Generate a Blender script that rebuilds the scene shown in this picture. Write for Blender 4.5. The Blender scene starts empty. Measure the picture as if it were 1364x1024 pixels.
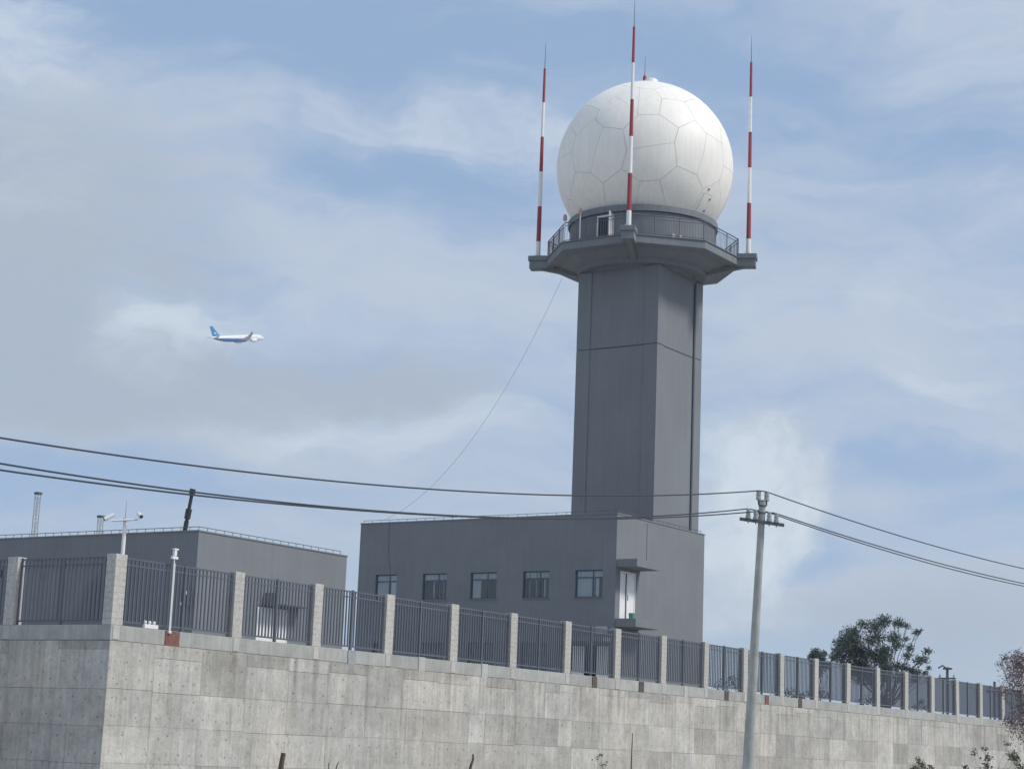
import bpy, bmesh, math, random
from mathutils import Vector, Matrix

random.seed(11)
S = bpy.context.scene
COL = S.collection

# ------------------------------------------------------------------ camera
# World axes: +X runs along the long retaining wall, +Y along its short leg,
# the camera stands at the origin 1.6 m above the road.
cd = bpy.data.cameras.new('camera'); cam = bpy.data.objects.new('camera', cd); COL.objects.link(cam)
RGT = Vector((0.54724051, -0.83610039, 0.03826172))
UPV = Vector((-0.17952823, -0.07260816, 0.98106966))
FWD = Vector((0.81749461, 0.54375012, 0.18983775))
m = Matrix.Identity(4)
for i in range(3):
    m[i][0] = RGT[i]; m[i][1] = UPV[i]; m[i][2] = -FWD[i]
cam.matrix_world = m
cd.sensor_width = 36.0; cd.lens = 36.0 * 2550.0 / 1364.0
cd.clip_start = 0.2; cd.clip_end = 20000
S.camera = cam

# ------------------------------------------------------------------ sky, sun, exposure
SUN_EL, SUN_AZ = math.radians(46.0), math.radians(-75.0)       # azimuth from +X towards +Y
SUN_DIR = Vector((math.cos(SUN_EL)*math.cos(SUN_AZ), math.cos(SUN_EL)*math.sin(SUN_AZ), math.sin(SUN_EL)))
W = bpy.data.worlds.new('World'); S.world = W; W.use_nodes = True
def build_sky():
    nt = W.node_tree; N = nt.nodes; L = nt.links; N.clear()
    def n(t, **k):
        o = N.new(t)
        for a, b in k.items(): setattr(o, a, b)
        return o
    def math_(op, a, b=None, clamp=False):
        o = n('ShaderNodeMath', operation=op, use_clamp=clamp)
        for i, x in enumerate((a, b)):
            if x is None: continue
            if isinstance(x, (int, float)): o.inputs[i].default_value = x
            else: L.new(x, o.inputs[i])
        return o.outputs[0]
    def ramp(x, a, b, lo=0.0, hi=1.0):
        o = n('ShaderNodeMapRange', interpolation_type='SMOOTHSTEP')
        L.new(x, o.inputs[0]); o.inputs[1].default_value = a; o.inputs[2].default_value = b
        o.inputs[3].default_value = lo; o.inputs[4].default_value = hi
        return o.outputs[0]
    def mix(f, a, b):
        o = n('ShaderNodeMix', data_type='RGBA')
        if isinstance(f, (int, float)): o.inputs[0].default_value = f
        else: L.new(f, o.inputs[0])
        for i, x in ((6, a), (7, b)):
            if isinstance(x, tuple): o.inputs[i].default_value = (*x, 1)
            else: L.new(x, o.inputs[i])
        return o.outputs[2]
    tc = n('ShaderNodeTexCoord')
    rot = n('ShaderNodeVectorRotate', rotation_type='Z_AXIS'); rot.inputs['Angle'].default_value = -math.radians(33.63)
    L.new(tc.outputs['Generated'], rot.inputs['Vector'])
    d = rot.outputs[0]                        # x: away, y: to the left, z: up
    def noise(scale, stretch, detail=6, rough=0.55, off=(0, 0, 0), src=None):
        mp = n('ShaderNodeMapping'); L.new(src or d, mp.inputs[0])
        mp.inputs['Location'].default_value = off; mp.inputs['Scale'].default_value = stretch
        o = n('ShaderNodeTexNoise'); L.new(mp.outputs[0], o.inputs['Vector'])
        o.inputs['Scale'].default_value = scale; o.inputs['Detail'].default_value = detail
        o.inputs['Roughness'].default_value = rough
        return o.outputs[0], o.outputs[1]
    # wobble the directions a little so that the cloud outlines are ragged
    wob_f, wob_c = noise(8, (1, 1, 1.6), 6, 0.54)
    sub = n('ShaderNodeVectorMath', operation='SUBTRACT'); L.new(wob_c, sub.inputs[0]); sub.inputs[1].default_value = (.5, .5, .5)
    scl = n('ShaderNodeVectorMath', operation='MULTIPLY'); L.new(sub.outputs[0], scl.inputs[0]); scl.inputs[1].default_value = (.10, .17, .085)
    add = n('ShaderNodeVectorMath', operation='ADD'); L.new(d, add.inputs[0]); L.new(scl.outputs[0], add.inputs[1])
    dw = add.outputs[0]
    def blob(az, el, sa, se, inner=0.15, src=dw):
        a, e = math.radians(az), math.radians(el)
        c = (math.cos(e)*math.cos(a), math.cos(e)*math.sin(a), math.sin(e))
        s1 = n('ShaderNodeVectorMath', operation='SUBTRACT'); L.new(src, s1.inputs[0]); s1.inputs[1].default_value = c
        s2 = n('ShaderNodeVectorMath', operation='MULTIPLY'); L.new(s1.outputs[0], s2.inputs[0])
        s2.inputs[1].default_value = (1.0, 1/math.radians(sa), 1/math.radians(se))
        ln = n('ShaderNodeVectorMath', operation='LENGTH'); L.new(s2.outputs[0], ln.inputs[0])
        return ramp(ln.outputs['Value'], inner, 1.0, 1.0, 0.0)
    def acc(items):
        t = None
        for w, x in items:
            y = math_('MULTIPLY', x, w)
            t = y if t is None else math_('ADD', t, y)
        return t
    sky = n('ShaderNodeTexSky', sky_type='NISHITA', sun_disc=False)
    sky.sun_elevation = SUN_EL; sky.sun_rotation = math.pi/2 - SUN_AZ
    sky.air_density = 1.0; sky.dust_density = 1.2; sky.ozone_density = 1.3; sky.altitude = 1900
    streak, _ = noise(5.2, (1, .7, 4.2), 6, 0.62, (3.1, .4, .2), dw)
    patch, _ = noise(2.6, (1, 1, 2.2), 4, 0.58, (.3, 1.7, .6), dw)
    fine, _ = noise(19, (1, .75, 2.6), 7, 0.68, (1, 2, 3), dw)
    wisp, _ = noise(11, (1, .5, 4.0), 6, 0.66, (7, .3, 1.9), dw)
    # thin veil, opened up where the photograph shows blue
    veil = acc([(.80, streak), (.30, patch), (.30, fine), (.55, wisp),
                (-.38, blob(6.0, 21.3, 13, 3.4, .0)), (-.34, blob(3.0, 16.8, 7.5, 2.2, .0)), (-.30, blob(-7, 20.5, 9, 4.0, .0)),
                (-.36, blob(-12.6, 8.95, 3.8, 1.3, .0)), (-.36, blob(-9.6, 6.1, 2.4, 1.1, .0)), (-.34, blob(13, 7.6, 12, 1.8, .0)),
                (-.3, blob(-14.5, 7.6, 3, .8, .0)), (-.2, blob(-13.5, 17.5, 6, 2, .0)), (.16, blob(4, 14.0, 8, 2.6, .0)), (.16, blob(-11, 12.5, 8, 2.6, .0))])
    veil_m = ramp(veil, .62, 1.20)
    col = mix(math_('MULTIPLY', veil_m, .92), SKYTINT(n, L, sky), VEIL)
    # soft grey undersides
    grey = acc([(.40, patch), (.30, streak), (.34, fine), (.22, wisp), (.48, blob(14.8, 14.0, 10, 8.5, .0)), (.50, blob(5.2, 10.9, 6.5, 1.7, .0)),
                (.46, blob(9.8, 11.0, 2.8, 1.0, .0)), (.30, blob(-11.5, 3.4, 10, 3.6, .0)), (.26, blob(13, 10.2, 6, 1.8, .0)), (.14, blob(-9, 15, 8, 3, .0)),
                (-.2, blob(3.5, 9.6, 4.5, .9, .0))])
    grey_m = ramp(grey, .68, 1.10)
    col = mix(math_('MULTIPLY', grey_m, .92), col, GREY)
    # bright wisps and the cumulus beside the tower
    lit = acc([(.60, fine), (.22, streak), (.38, wisp), (.28, blob(15.8, 20.2, 5, 4, .0)), (.22, blob(13.6, 15.6, 4, 2.6, .0)), (.34, blob(10.6, 11.9, 3.4, 1.8, .0)), (.20, blob(8.4, 12.6, 5, 1.6, .0)),
               (.26, blob(3.4, 9.9, 7.5, 1.5, .0)), (.26, blob(8, 9.3, 5, .9, .0)), (.30, blob(-12.6, 11.2, 4, .9, .0)), (.14, blob(2, 18.2, 7, 1.8, .0)), (.18, blob(-11, 13.3, 8, 1.2, .0))])
    lit_m = ramp(lit, .64, 1.22)
    col = mix(math_('MULTIPLY', lit_m, .80), col, WHITE)
    puff_n, _ = noise(30, (1, 1, 1.1), 7, 0.62, (.2, .9, 1.3), dw)
    puff = acc([(.85, blob(-7.6, 7.9, 3.4, 3.1, .1)), (.75, blob(-6.8, 9.3, 2.8, 2.0, .1)), (.6, blob(-5.0, 8.2, 3.6, 3.0, .1)), (.75, blob(-9.3, 7.6, 1.8, 1.8, .1)), (.9, blob(-6.9, 5.4, 4.2, 3.8, .0)), (.60, puff_n)])
    puff_m = ramp(puff, .36, 1.60)
    pcol = mix(ramp(puff_n, .34, .70), PUFFD, WHITE)
    col = mix(math_('MULTIPLY', puff_m, .85), col, pcol)
    bg = n('ShaderNodeBackground'); L.new(col, bg.inputs[0]); bg.inputs[1].default_value = 0.094
    out = n('ShaderNodeOutputWorld'); L.new(bg.outputs[0], out.inputs[0])
VEIL = (4.5, 5.2, 6.2)
GREY = (3.55, 4.2, 5.05)
WHITE = (6.3, 7.0, 7.6)
PUFFD = (4.8, 5.45, 6.1)
def SKYTINT(n, L, sky):
    # the clear sky seen through a thin high haze
    o = n('ShaderNodeMix', data_type='RGBA'); o.inputs[0].default_value = .72
    L.new(sky.outputs[0], o.inputs[6]); o.inputs[7].default_value = (2.9, 4.17, 6.15, 1)
    return o.outputs[2]
build_sky()
W.cycles.sampling_method = 'MANUAL'; W.cycles.sample_map_resolution = 512
S.cycles.max_bounces = 6; S.cycles.diffuse_bounces = 3; S.cycles.glossy_bounces = 3; S.cycles.transparent_max_bounces = 8
S.cycles.use_denoising = True
sl = bpy.data.lights.new('sun', 'SUN'); sl.energy = 2.25; sl.angle = math.radians(11.0); sl.color = (1.0, .945, .86)
so = bpy.data.objects.new('sun', sl); COL.objects.link(so); so.rotation_euler = SUN_DIR.to_track_quat('Z', 'Y').to_euler()
S.view_settings.view_transform = 'Standard'; S.view_settings.look = 'None'
S.view_settings.exposure = 0.35; S.view_settings.gamma = 1.0; S.view_settings.use_curve_mapping = False

# ------------------------------------------------------------------ materials
def material(name):
    mt = bpy.data.materials.new(name); mt.use_nodes = True
    nt = mt.node_tree; b = nt.nodes['Principled BSDF']
    return mt, nt, b
def paint(name, col, rough=.6, metal=0.0, var=.12, scale=3.0, stretch=(1, 1, 1), bump=0.0, bscale=60, rnd=0.0, spec=.5, streak=0.0):
    mt, nt, b = material(name); N, L = nt.nodes, nt.links
    b.inputs['Roughness'].default_value = rough; b.inputs['Metallic'].default_value = metal
    b.inputs['Specular IOR Level'].default_value = spec
    geo = N.new('ShaderNodeNewGeometry'); mp = N.new('ShaderNodeMapping'); mp.inputs['Scale'].default_value = stretch
    L.new(geo.outputs['Position'], mp.inputs[0])
    no = N.new('ShaderNodeTexNoise'); no.inputs['Scale'].default_value = scale; no.inputs['Detail'].default_value = 7; no.inputs['Roughness'].default_value = .62
    L.new(mp.outputs[0], no.inputs['Vector'])
    mr = N.new('ShaderNodeMapRange'); L.new(no.outputs[0], mr.inputs[0])
    mr.inputs[1].default_value = .28; mr.inputs[2].default_value = .72; mr.inputs[3].default_value = 1-var; mr.inputs[4].default_value = 1+var
    fac = mr.outputs[0]
    if streak:
        m2 = N.new('ShaderNodeMapping'); m2.inputs['Scale'].default_value = (5, 5, .22); L.new(geo.outputs['Position'], m2.inputs[0])
        n2 = N.new('ShaderNodeTexNoise'); n2.inputs['Scale'].default_value = 1.2; n2.inputs['Detail'].default_value = 6; L.new(m2.outputs[0], n2.inputs['Vector'])
        r2 = N.new('ShaderNodeMapRange'); L.new(n2.outputs[0], r2.inputs[0]); r2.inputs[1].default_value = .35; r2.inputs[2].default_value = .65
        r2.inputs[3].default_value = 1-streak; r2.inputs[4].default_value = 1+streak*.6
        mu = N.new('ShaderNodeMath'); mu.operation = 'MULTIPLY'; L.new(fac, mu.inputs[0]); L.new(r2.outputs[0], mu.inputs[1]); fac = mu.outputs[0]
    if rnd:
        oi = N.new('ShaderNodeObjectInfo'); r3 = N.new('ShaderNodeMapRange'); L.new(oi.outputs['Random'], r3.inputs[0])
        r3.inputs[3].default_value = 1-rnd; r3.inputs[4].default_value = 1+rnd
        mu = N.new('ShaderNodeMath'); mu.operation = 'MULTIPLY'; L.new(fac, mu.inputs[0]); L.new(r3.outputs[0], mu.inputs[1]); fac = mu.outputs[0]
    vm = N.new('ShaderNodeVectorMath'); vm.operation = 'SCALE'; vm.inputs[0].default_value = col; L.new(fac, vm.inputs['Scale'])
    L.new(vm.outputs[0], b.inputs['Base Color'])
    if bump:
        nb = N.new('ShaderNodeTexNoise'); nb.inputs['Scale'].default_value = bscale; nb.inputs['Detail'].default_value = 4; L.new(geo.outputs['Position'], nb.inputs['Vector'])
        bp = N.new('ShaderNodeBump'); bp.inputs['Strength'].default_value = bump; bp.inputs['Distance'].default_value = .02
        L.new(nb.outputs[0], bp.inputs['Height']); L.new(bp.outputs[0], b.inputs['Normal'])
    return mt
def concrete_panel_material():
    mt, nt, b = material('formwork_concrete'); N, L = nt.nodes, nt.links
    b.inputs['Roughness'].default_value = .88; b.inputs['Specular IOR Level'].default_value = .25
    geo = N.new('ShaderNodeNewGeometry'); tc = N.new('ShaderNodeTexCoord'); oi = N.new('ShaderNodeObjectInfo')
    def M(op, a, c=None):
        o = N.new('ShaderNodeMath'); o.operation = op
        for i, x in enumerate((a, c)):
            if x is None: continue
            if isinstance(x, (int, float)): o.inputs[i].default_value = x
            else: L.new(x, o.inputs[i])
        return o.outputs[0]
    def MR(x, a, c, lo, hi):
        o = N.new('ShaderNodeMapRange'); L.new(x, o.inputs[0])
        for i, q in enumerate((a, c, lo, hi)): o.inputs[i+1].default_value = q
        return o.outputs[0]
    def NZ(scale, st, det=6, ro=.6, src=None):
        mp = N.new('ShaderNodeMapping'); mp.inputs['Scale'].default_value = st; L.new(src or geo.outputs['Position'], mp.inputs[0])
        o = N.new('ShaderNodeTexNoise'); o.inputs['Scale'].default_value = scale; o.inputs['Detail'].default_value = det; o.inputs['Roughness'].default_value = ro
        L.new(mp.outputs[0], o.inputs['Vector']); return o
    st = NZ(1.0, (7, 7, .45), 6)          # vertical drip streaks
    bl = NZ(.55, (1, 1, 1.3), 6, .65)     # broad blotches
    fi = NZ(14, (1, 1, 1), 5, .7)         # grain
    drip = NZ(1.6, (4.5, 4.5, .16), 5, .5)
    f = M('MULTIPLY', MR(M('POWER', oi.outputs['Random'], .7), 0, 1, .76, 1.13), MR(st.outputs[0], .3, .7, .86, 1.10))
    f = M('MULTIPLY', f, MR(bl.outputs[0], .3, .7, .78, 1.16))
    f = M('MULTIPLY', f, MR(fi.outputs[0], .3, .7, .88, 1.10))
    f = M('MULTIPLY', f, MR(NZ(3.2, (1, 1, .8), 5, .7).outputs[0], .32, .68, .86, 1.10))
    pit = NZ(7.5, (1, 1, .8), 3, .5)
    f = M('MULTIPLY', f, MR(pit.outputs[0], .645, .70, 1.0, .66))
    f = M('MULTIPLY', f, MR(drip.outputs[0], .58, .70, 1.0, .80))
    # grime washed down from the coping, running over the joints
    sw = N.new('ShaderNodeSeparateXYZ'); L.new(geo.outputs['Position'], sw.inputs[0])
    wash = NZ(1.0, (1.7, 1.7, .05), 5, .6)
    f = M('MULTIPLY', f, M('SUBTRACT', 1, M('MULTIPLY', MR(wash.outputs[0], .50, .66, 0, .34), MR(sw.outputs[2], .2, 3.0, 0, 1))))
    # tie holes and blow holes left by the formwork
    sp = N.new('ShaderNodeSeparateXYZ'); L.new(tc.outputs['Object'], sp.inputs[0])
    ux = M('SUBTRACT', M('FRACT', M('DIVIDE', sp.outputs[0], .56)), .5)
    uz = M('SUBTRACT', M('FRACT', M('DIVIDE', sp.outputs[2], .57)), .5)
    wj = NZ(2.2, (1, 1, 1), 2)
    sc = N.new('ShaderNodeSeparateColor'); L.new(wj.outputs[1], sc.inputs[0])
    ux = M('ADD', M('MULTIPLY', ux, .56), MR(sc.outputs[0], .3, .7, -.05, .05)); uz = M('ADD', M('MULTIPLY', uz, .57), MR(sc.outputs[1], .3, .7, -.05, .05))
    r = M('SQRT', M('ADD', M('MULTIPLY', ux, ux), M('MULTIPLY', uz, uz)))
    keep = MR(NZ(1.7, (1, 1, 1), 3).outputs[0], .42, .55, 0, 1)
    hole = M('MULTIPLY', MR(r, .015, .05, .50, 0), keep)
    vo = N.new('ShaderNodeTexVoronoi'); vo.inputs['Scale'].default_value = 3.3; L.new(geo.outputs['Position'], vo.inputs['Vector'])
    blow = M('MULTIPLY', MR(vo.outputs[0], .05, .10, .4, 0), MR(fi.outputs[0], .45, .6, 0, 1))
    f = M('MULTIPLY', f, M('SUBTRACT', 1, M('MAXIMUM', hole, blow)))
    # warm / cool drift between pours, a little rust below fittings
    hue = N.new('ShaderNodeMix'); hue.data_type = 'RGBA'; hue.inputs[6].default_value = (.46, .455, .425, 1); hue.inputs[7].default_value = (.515, .485, .435, 1)
    L.new(MR(NZ(.33, (1, 1, .5), 4).outputs[0], .4, .62, 0, 1), hue.inputs[0])
    rust = N.new('ShaderNodeMix'); rust.data_type = 'RGBA'; L.new(hue.outputs[2], rust.inputs[6]); rust.inputs[7].default_value = (.46, .33, .24, 1)
    L.new(MR(NZ(.8, (1.2, 1.2, .10), 4).outputs[0], .67, .76, 0, .38), rust.inputs[0])
    vm = N.new('ShaderNodeVectorMath'); vm.operation = 'SCALE'; L.new(rust.outputs[2], vm.inputs[0]); L.new(f, vm.inputs['Scale'])
    L.new(vm.outputs[0], b.inputs['Base Color'])
    bp = N.new('ShaderNodeBump'); bp.inputs['Strength'].default_value = .5; bp.inputs['Distance'].default_value = .01
    L.new(M('SUBTRACT', fi.outputs[0], M('MULTIPLY', hole, 2.0)), bp.inputs['Height']); L.new(bp.outputs[0], b.inputs['Normal'])
    return mt
def glass_material():
    mt, nt, b = material('window_glass'); N, L = nt.nodes, nt.links; N.remove(b)
    out = N['Material Output']; tr = N.new('ShaderNodeBsdfTransparent'); tr.inputs[0].default_value = (.80, .83, .84, 1)
    gl = N.new('ShaderNodeBsdfGlossy'); gl.inputs['Roughness'].default_value = .03; gl.inputs[0].default_value = (.95, .97, 1, 1)
    lw = N.new('ShaderNodeLayerWeight'); lw.inputs[0].default_value = .5
    pw = N.new('ShaderNodeMath'); pw.operation = 'POWER'; L.new(lw.outputs['Facing'], pw.inputs[0]); pw.inputs[1].default_value = 5.0
    fr = N.new('ShaderNodeMath'); fr.operation = 'MULTIPLY_ADD'; L.new(pw.outputs[0], fr.inputs[0]); fr.inputs[1].default_value = .93; fr.inputs[2].default_value = .07
    mx = N.new('ShaderNodeMixShader'); L.new(fr.outputs[0], mx.inputs[0]); L.new(tr.outputs[0], mx.inputs[1]); L.new(gl.outputs[0], mx.inputs[2])
    L.new(mx.outputs[0], out.inputs[0]); return mt
def leaf_material(name, col, trans=.25, var=.35):
    mt, nt, b = material(name); N, L = nt.nodes, nt.links
    b.inputs['Roughness'].default_value = .55; b.inputs['Specular IOR Level'].default_value = .3
    geo = N.new('ShaderNodeNewGeometry'); no = N.new('ShaderNodeTexNoise'); no.inputs['Scale'].default_value = 1.3; no.inputs['Detail'].default_value = 5
    L.new(geo.outputs['Position'], no.inputs['Vector'])
    mr = N.new('ShaderNodeMapRange'); L.new(no.outputs[0], mr.inputs[0]); mr.inputs[1].default_value = .3; mr.inputs[2].default_value = .7
    mr.inputs[3].default_value = 1-var; mr.inputs[4].default_value = 1+var
    vm = N.new('ShaderNodeVectorMath'); vm.operation = 'SCALE'; vm.inputs[0].default_value = col; L.new(mr.outputs[0], vm.inputs['Scale'])
    L.new(vm.outputs[0], b.inputs['Base Color'])
    tl = N.new('ShaderNodeBsdfTranslucent'); L.new(vm.outputs[0], tl.inputs[0])
    mx = N.new('ShaderNodeMixShader'); mx.inputs[0].default_value = trans; L.new(b.outputs[0], mx.inputs[1]); L.new(tl.outputs[0], mx.inputs[2])
    L.new(mx.outputs[0], N['Material Output'].inputs[0]); return mt
def livery_material():
    mt, nt, b = material('airliner_paint'); N, L = nt.nodes, nt.links
    b.inputs['Roughness'].default_value = .3
    tc = N.new('ShaderNodeTexCoord'); sp = N.new('ShaderNodeSeparateXYZ'); L.new(tc.outputs['Object'], sp.inputs[0])
    def M(op, a, c):
        o = N.new('ShaderNodeMath'); o.operation = op; o.use_clamp = False
        for i, x in enumerate((a, c)):
            if isinstance(x, (int, float)): o.inputs[i].default_value = x
            else: L.new(x, o.inputs[i])
        return o.outputs[0]
    # blue belly that sweeps up towards the tail
    line = M('ADD', M('MULTIPLY', sp.outputs[0], -.035), -.35)
    low = M('LESS_THAN', sp.outputs[2], line); back = M('LESS_THAN', sp.outputs[0], 9.0)
    mk = M('MULTIPLY', low, back)
    mx = N.new('ShaderNodeMix'); mx.data_type = 'RGBA'; mx.inputs[6].default_value = (.80, .81, .82, 1); mx.inputs[7].default_value = (.03, .16, .42, 1)
    L.new(mk, mx.inputs[0])
    win = M('MULTIPLY', M('LESS_THAN', M('ABSOLUTE', M('SUBTRACT', sp.outputs[2], .75), 0), .16), M('LESS_THAN', M('FRACT', M('DIVIDE', sp.outputs[0], .62), 0), .45))
    win = M('MULTIPLY', win, M('MULTIPLY', M('LESS_THAN', sp.outputs[0], 22), M('GREATER_THAN', sp.outputs[0], -20)))
    m2 = N.new('ShaderNodeMix'); m2.data_type = 'RGBA'; L.new(mx.outputs[2], m2.inputs[6]); m2.inputs[7].default_value = (.05, .06, .08, 1); L.new(win, m2.inputs[0])
    L.new(m2.outputs[2], b.inputs['Base Color']); return mt

M_PANEL = concrete_panel_material()
M_COPE = paint('coping_concrete', (.38, .385, .365), .85, var=.16, scale=1.6, bump=.4, bscale=25, rnd=.08, spec=.25, streak=.10)
M_STUB = paint('pale_concrete', (.47, .465, .44), .85, var=.10, scale=4, bump=.3, rnd=.06, spec=.25)
M_PILLAR = paint('split_stone', (.47, .46, .43), .9, var=.22, scale=9, bump=.9, bscale=22, rnd=.06, spec=.2, streak=.06)
M_STEEL = paint('slate_painted_steel', (.105, .12, .145), .45, var=.10, scale=2, rnd=.05)
M_SLATE = paint('slate_wall_paint', (.197, .213, .228), .75, var=.08, scale=.4, bump=.12, bscale=40, spec=.3, streak=.035)
M_SLATE2 = paint('slate_tower_paint', (.195, .211, .228), .75, var=.08, scale=.3, bump=.12, bscale=30, spec=.3, streak=.04)
M_JOINT = paint('joint_dark', (.085, .10, .12), .9)
M_PLATF = paint('platform_concrete_paint', (.185, .203, .223), .8, var=.08, scale=1.2, bump=.2, streak=.08)
M_RADOME = paint('radome_white', (.88, .855, .795), .50, var=.035, scale=.5, spec=.35, rnd=.02, streak=.04)
M_RADJ = paint('radome_seam', (.60, .59, .56), .7)
M_WHITE = paint('white_paint', (.78, .78, .77), .45, var=.05)
M_DOOR = paint('white_door', (.80, .80, .79), .5, var=.05, scale=2)
M_RED = paint('red_paint', (.30, .045, .065), .5, var=.12)
M_LAMP = paint('orange_lens', (.50, .30, .24), .25)
M_FRAME = paint('window_frame_metal', (.075, .10, .135), .4)
M_GLASS = glass_material()
M_CURT = paint('pale_curtain', (.80, .83, .86), .9, var=.15, scale=6, stretch=(9, 9, .4))
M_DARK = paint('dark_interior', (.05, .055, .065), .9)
M_BLIND_SKY = paint('grey_blind_and_sky_sheet', (.60, .62, .66), .9, var=.25, scale=5, stretch=(8, 8, .3))  # real blinds; on the transom sheets this tone paints reflected sky
M_POLE = paint('utility_pole_concrete', (.40, .41, .395), .9, var=.25, scale=3.2, stretch=(1, 1, .5), bump=.5, bscale=20, spec=.2)
M_IRON = paint('galvanised_dark_iron', (.10, .115, .13), .55, metal=.3)
M_PORC = paint('grey_porcelain', (.34, .37, .38), .3, var=.1)
M_CABLE = paint('black_cable', (.035, .04, .05), .6)
M_GUY = paint('thin_steel_rope', (.24, .26, .28), .5)
M_BARK = paint('bark', (.13, .12, .115), .95, var=.3, scale=5, bump=.6)
M_EUC = leaf_material('eucalyptus_leaf', (.105, .135, .12), .4)
M_MAROON = leaf_material('maroon_leaf', (.19, .14, .14))
M_SHRUB = leaf_material('shrub_leaf', (.085, .10, .06))
M_LATT = paint('galvanised_lattice', (.36, .37, .38), .5, var=.1)
M_RUST = paint('rust_red_plate', (.20, .095, .075), .9, var=.4, scale=8, bump=.5)
M_BROWN = paint('dark_brown_block', (.10, .085, .08), .9, var=.3, scale=6)
M_GREYB = paint('grey_block', (.30, .31, .32), .9, var=.2, scale=6)
M_GREEN = paint('green_plastic', (.12, .30, .22), .4)
M_ROAD = paint('asphalt', (.055, .055, .055), .9, var=.2, scale=2, bump=.5, bscale=80)
M_YARD = paint('yard_concrete', (.34, .335, .32), .9, var=.15, scale=.6)
M_BOUNCE_GROUND = paint('pale_bounce_ground', (.36, .355, .34), .95, var=.2, scale=1.5, bump=.6)  # unseen ground, tone raised to bounce light onto shaded walls and soffit
M_AIR = livery_material()
M_AWING = paint('wing_grey', (.36, .38, .40), .4, var=.04)
M_ABLUE = paint('tail_blue', (.02, .22, .42), .35, var=.05)
M_BAMB = paint('dry_stick', (.10, .07, .05), .9, var=.3, scale=12)

# ------------------------------------------------------------------ mesh helpers
def wloc(o):
    v = Vector((0, 0, 0))
    while o: v += o.location; o = o.parent
    return v
class MB:
    def __init__(s): s.v = []; s.f = []
    def add(s, vs, fs):
        k = len(s.v); s.v += [tuple(p) for p in vs]; s.f += [tuple(i+k for i in q) for q in fs]; return s
    def box(s, x0, y0, z0, x1, y1, z1):
        return s.add([(x0,y0,z0),(x1,y0,z0),(x1,y1,z0),(x0,y1,z0),(x0,y0,z1),(x1,y0,z1),(x1,y1,z1),(x0,y1,z1)],
                     [(0,3,2,1),(4,5,6,7),(0,1,5,4),(1,2,6,5),(2,3,7,6),(3,0,4,7)])
    def prism(s, poly, z0, z1, poly1=None):
        n = len(poly); p1 = poly1 or poly
        return s.add([(x,y,z0) for x,y in poly]+[(x,y,z1) for x,y in p1],
                     [tuple(range(n))[::-1], tuple(range(n,2*n))]+[(i,(i+1)%n,n+(i+1)%n,n+i) for i in range(n)])
    def tube(s, pts, rs, n=10, cap=True):
        pts = [Vector(p) for p in pts]
        if isinstance(rs, (int, float)): rs = [rs]*len(pts)
        vs, fs = [], []; ref = None
        for i, p in enumerate(pts):
            t = (pts[min(i+1, len(pts)-1)]-pts[max(i-1, 0)])
            t = t.normalized() if t.length > 1e-9 else Vector((0,0,1))
            if ref is None: ref = Vector((0,0,1)) if abs(t.z) < .9 else Vector((1,0,0))
            a = (ref - t*ref.dot(t)).normalized(); b = t.cross(a); ref = a
            for k in range(n):
                q = 2*math.pi*k/n; vs.append(p+(a*math.cos(q)+b*math.sin(q))*rs[i])
        for i in range(len(pts)-1):
            for k in range(n): fs.append((i*n+k, i*n+(k+1)%n, (i+1)*n+(k+1)%n, (i+1)*n+k))
        if cap: fs += [tuple(range(n))[::-1], tuple(range((len(pts)-1)*n, len(pts)*n))]
        return s.add(vs, fs)
    def mesh(s, name, smooth=False, fix=True):
        me = bpy.data.meshes.new(name); me.from_pydata(s.v, [], s.f)
        if fix:
            bm = bmesh.new(); bm.from_mesh(me); bmesh.ops.recalc_face_normals(bm, faces=bm.faces); bm.to_mesh(me); bm.free()
        if smooth:
            me.shade_smooth(); me.set_sharp_from_angle(angle=math.radians(38))
        return me
    def build(s, name, mat, parent=None, smooth=False, local=False, bevel=0.0, fix=True):
        if parent is not None and not local:
            o = wloc(parent); s.v = [(x-o.x, y-o.y, z-o.z) for x, y, z in s.v]; loc = (0,0,0)
        elif parent is None and not local:
            xs, ys, zs = zip(*s.v); loc = ((min(xs)+max(xs))/2, (min(ys)+max(ys))/2, min(zs))
            s.v = [(x-loc[0], y-loc[1], z-loc[2]) for x, y, z in s.v]
        else: loc = (0,0,0)
        me = s.mesh(name, smooth, fix); me.materials.append(mat)
        ob = bpy.data.objects.new(name, me); COL.objects.link(ob); ob.parent = parent; ob.location = loc
        if bevel:
            b = ob.modifiers.new('bevel', 'BEVEL'); b.width = bevel; b.segments = 2; b.limit_method = 'ANGLE'
        return ob
def tag(o, label, cat, group=None, kind=None):
    o['label'] = label; o['category'] = cat; o['kind'] = 'thing'
    if group: o['group'] = group
    if kind: o['kind'] = kind
    return o
def thing(name, loc, label, cat, group=None):
    o = bpy.data.objects.new(name, None); COL.objects.link(o); o.location = loc; o.empty_display_size = .3
    return tag(o, label, cat, group)
def structure(name, mb, mat):
    o = mb.build(name, mat); o['kind'] = 'structure'; return o
def piece(name, me, parent, wpos, rz=0.0):
    o = bpy.data.objects.new(name, me); COL.objects.link(o); o.parent = parent
    o.location = Vector(wpos)-wloc(parent); o.rotation_euler = (0, 0, rz); return o
def shared(mb, name, mat, smooth=False):
    me = mb.mesh(name, smooth); me.materials.append(mat); return me
ORD = ['first','second','third','fourth','fifth','sixth','seventh','eighth','ninth','tenth','eleventh','twelfth','thirteenth','fourteenth',
       'fifteenth','sixteenth','seventeenth','eighteenth','nineteenth','twentieth','twenty-first','twenty-second','twenty-third','twenty-fourth']

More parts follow.
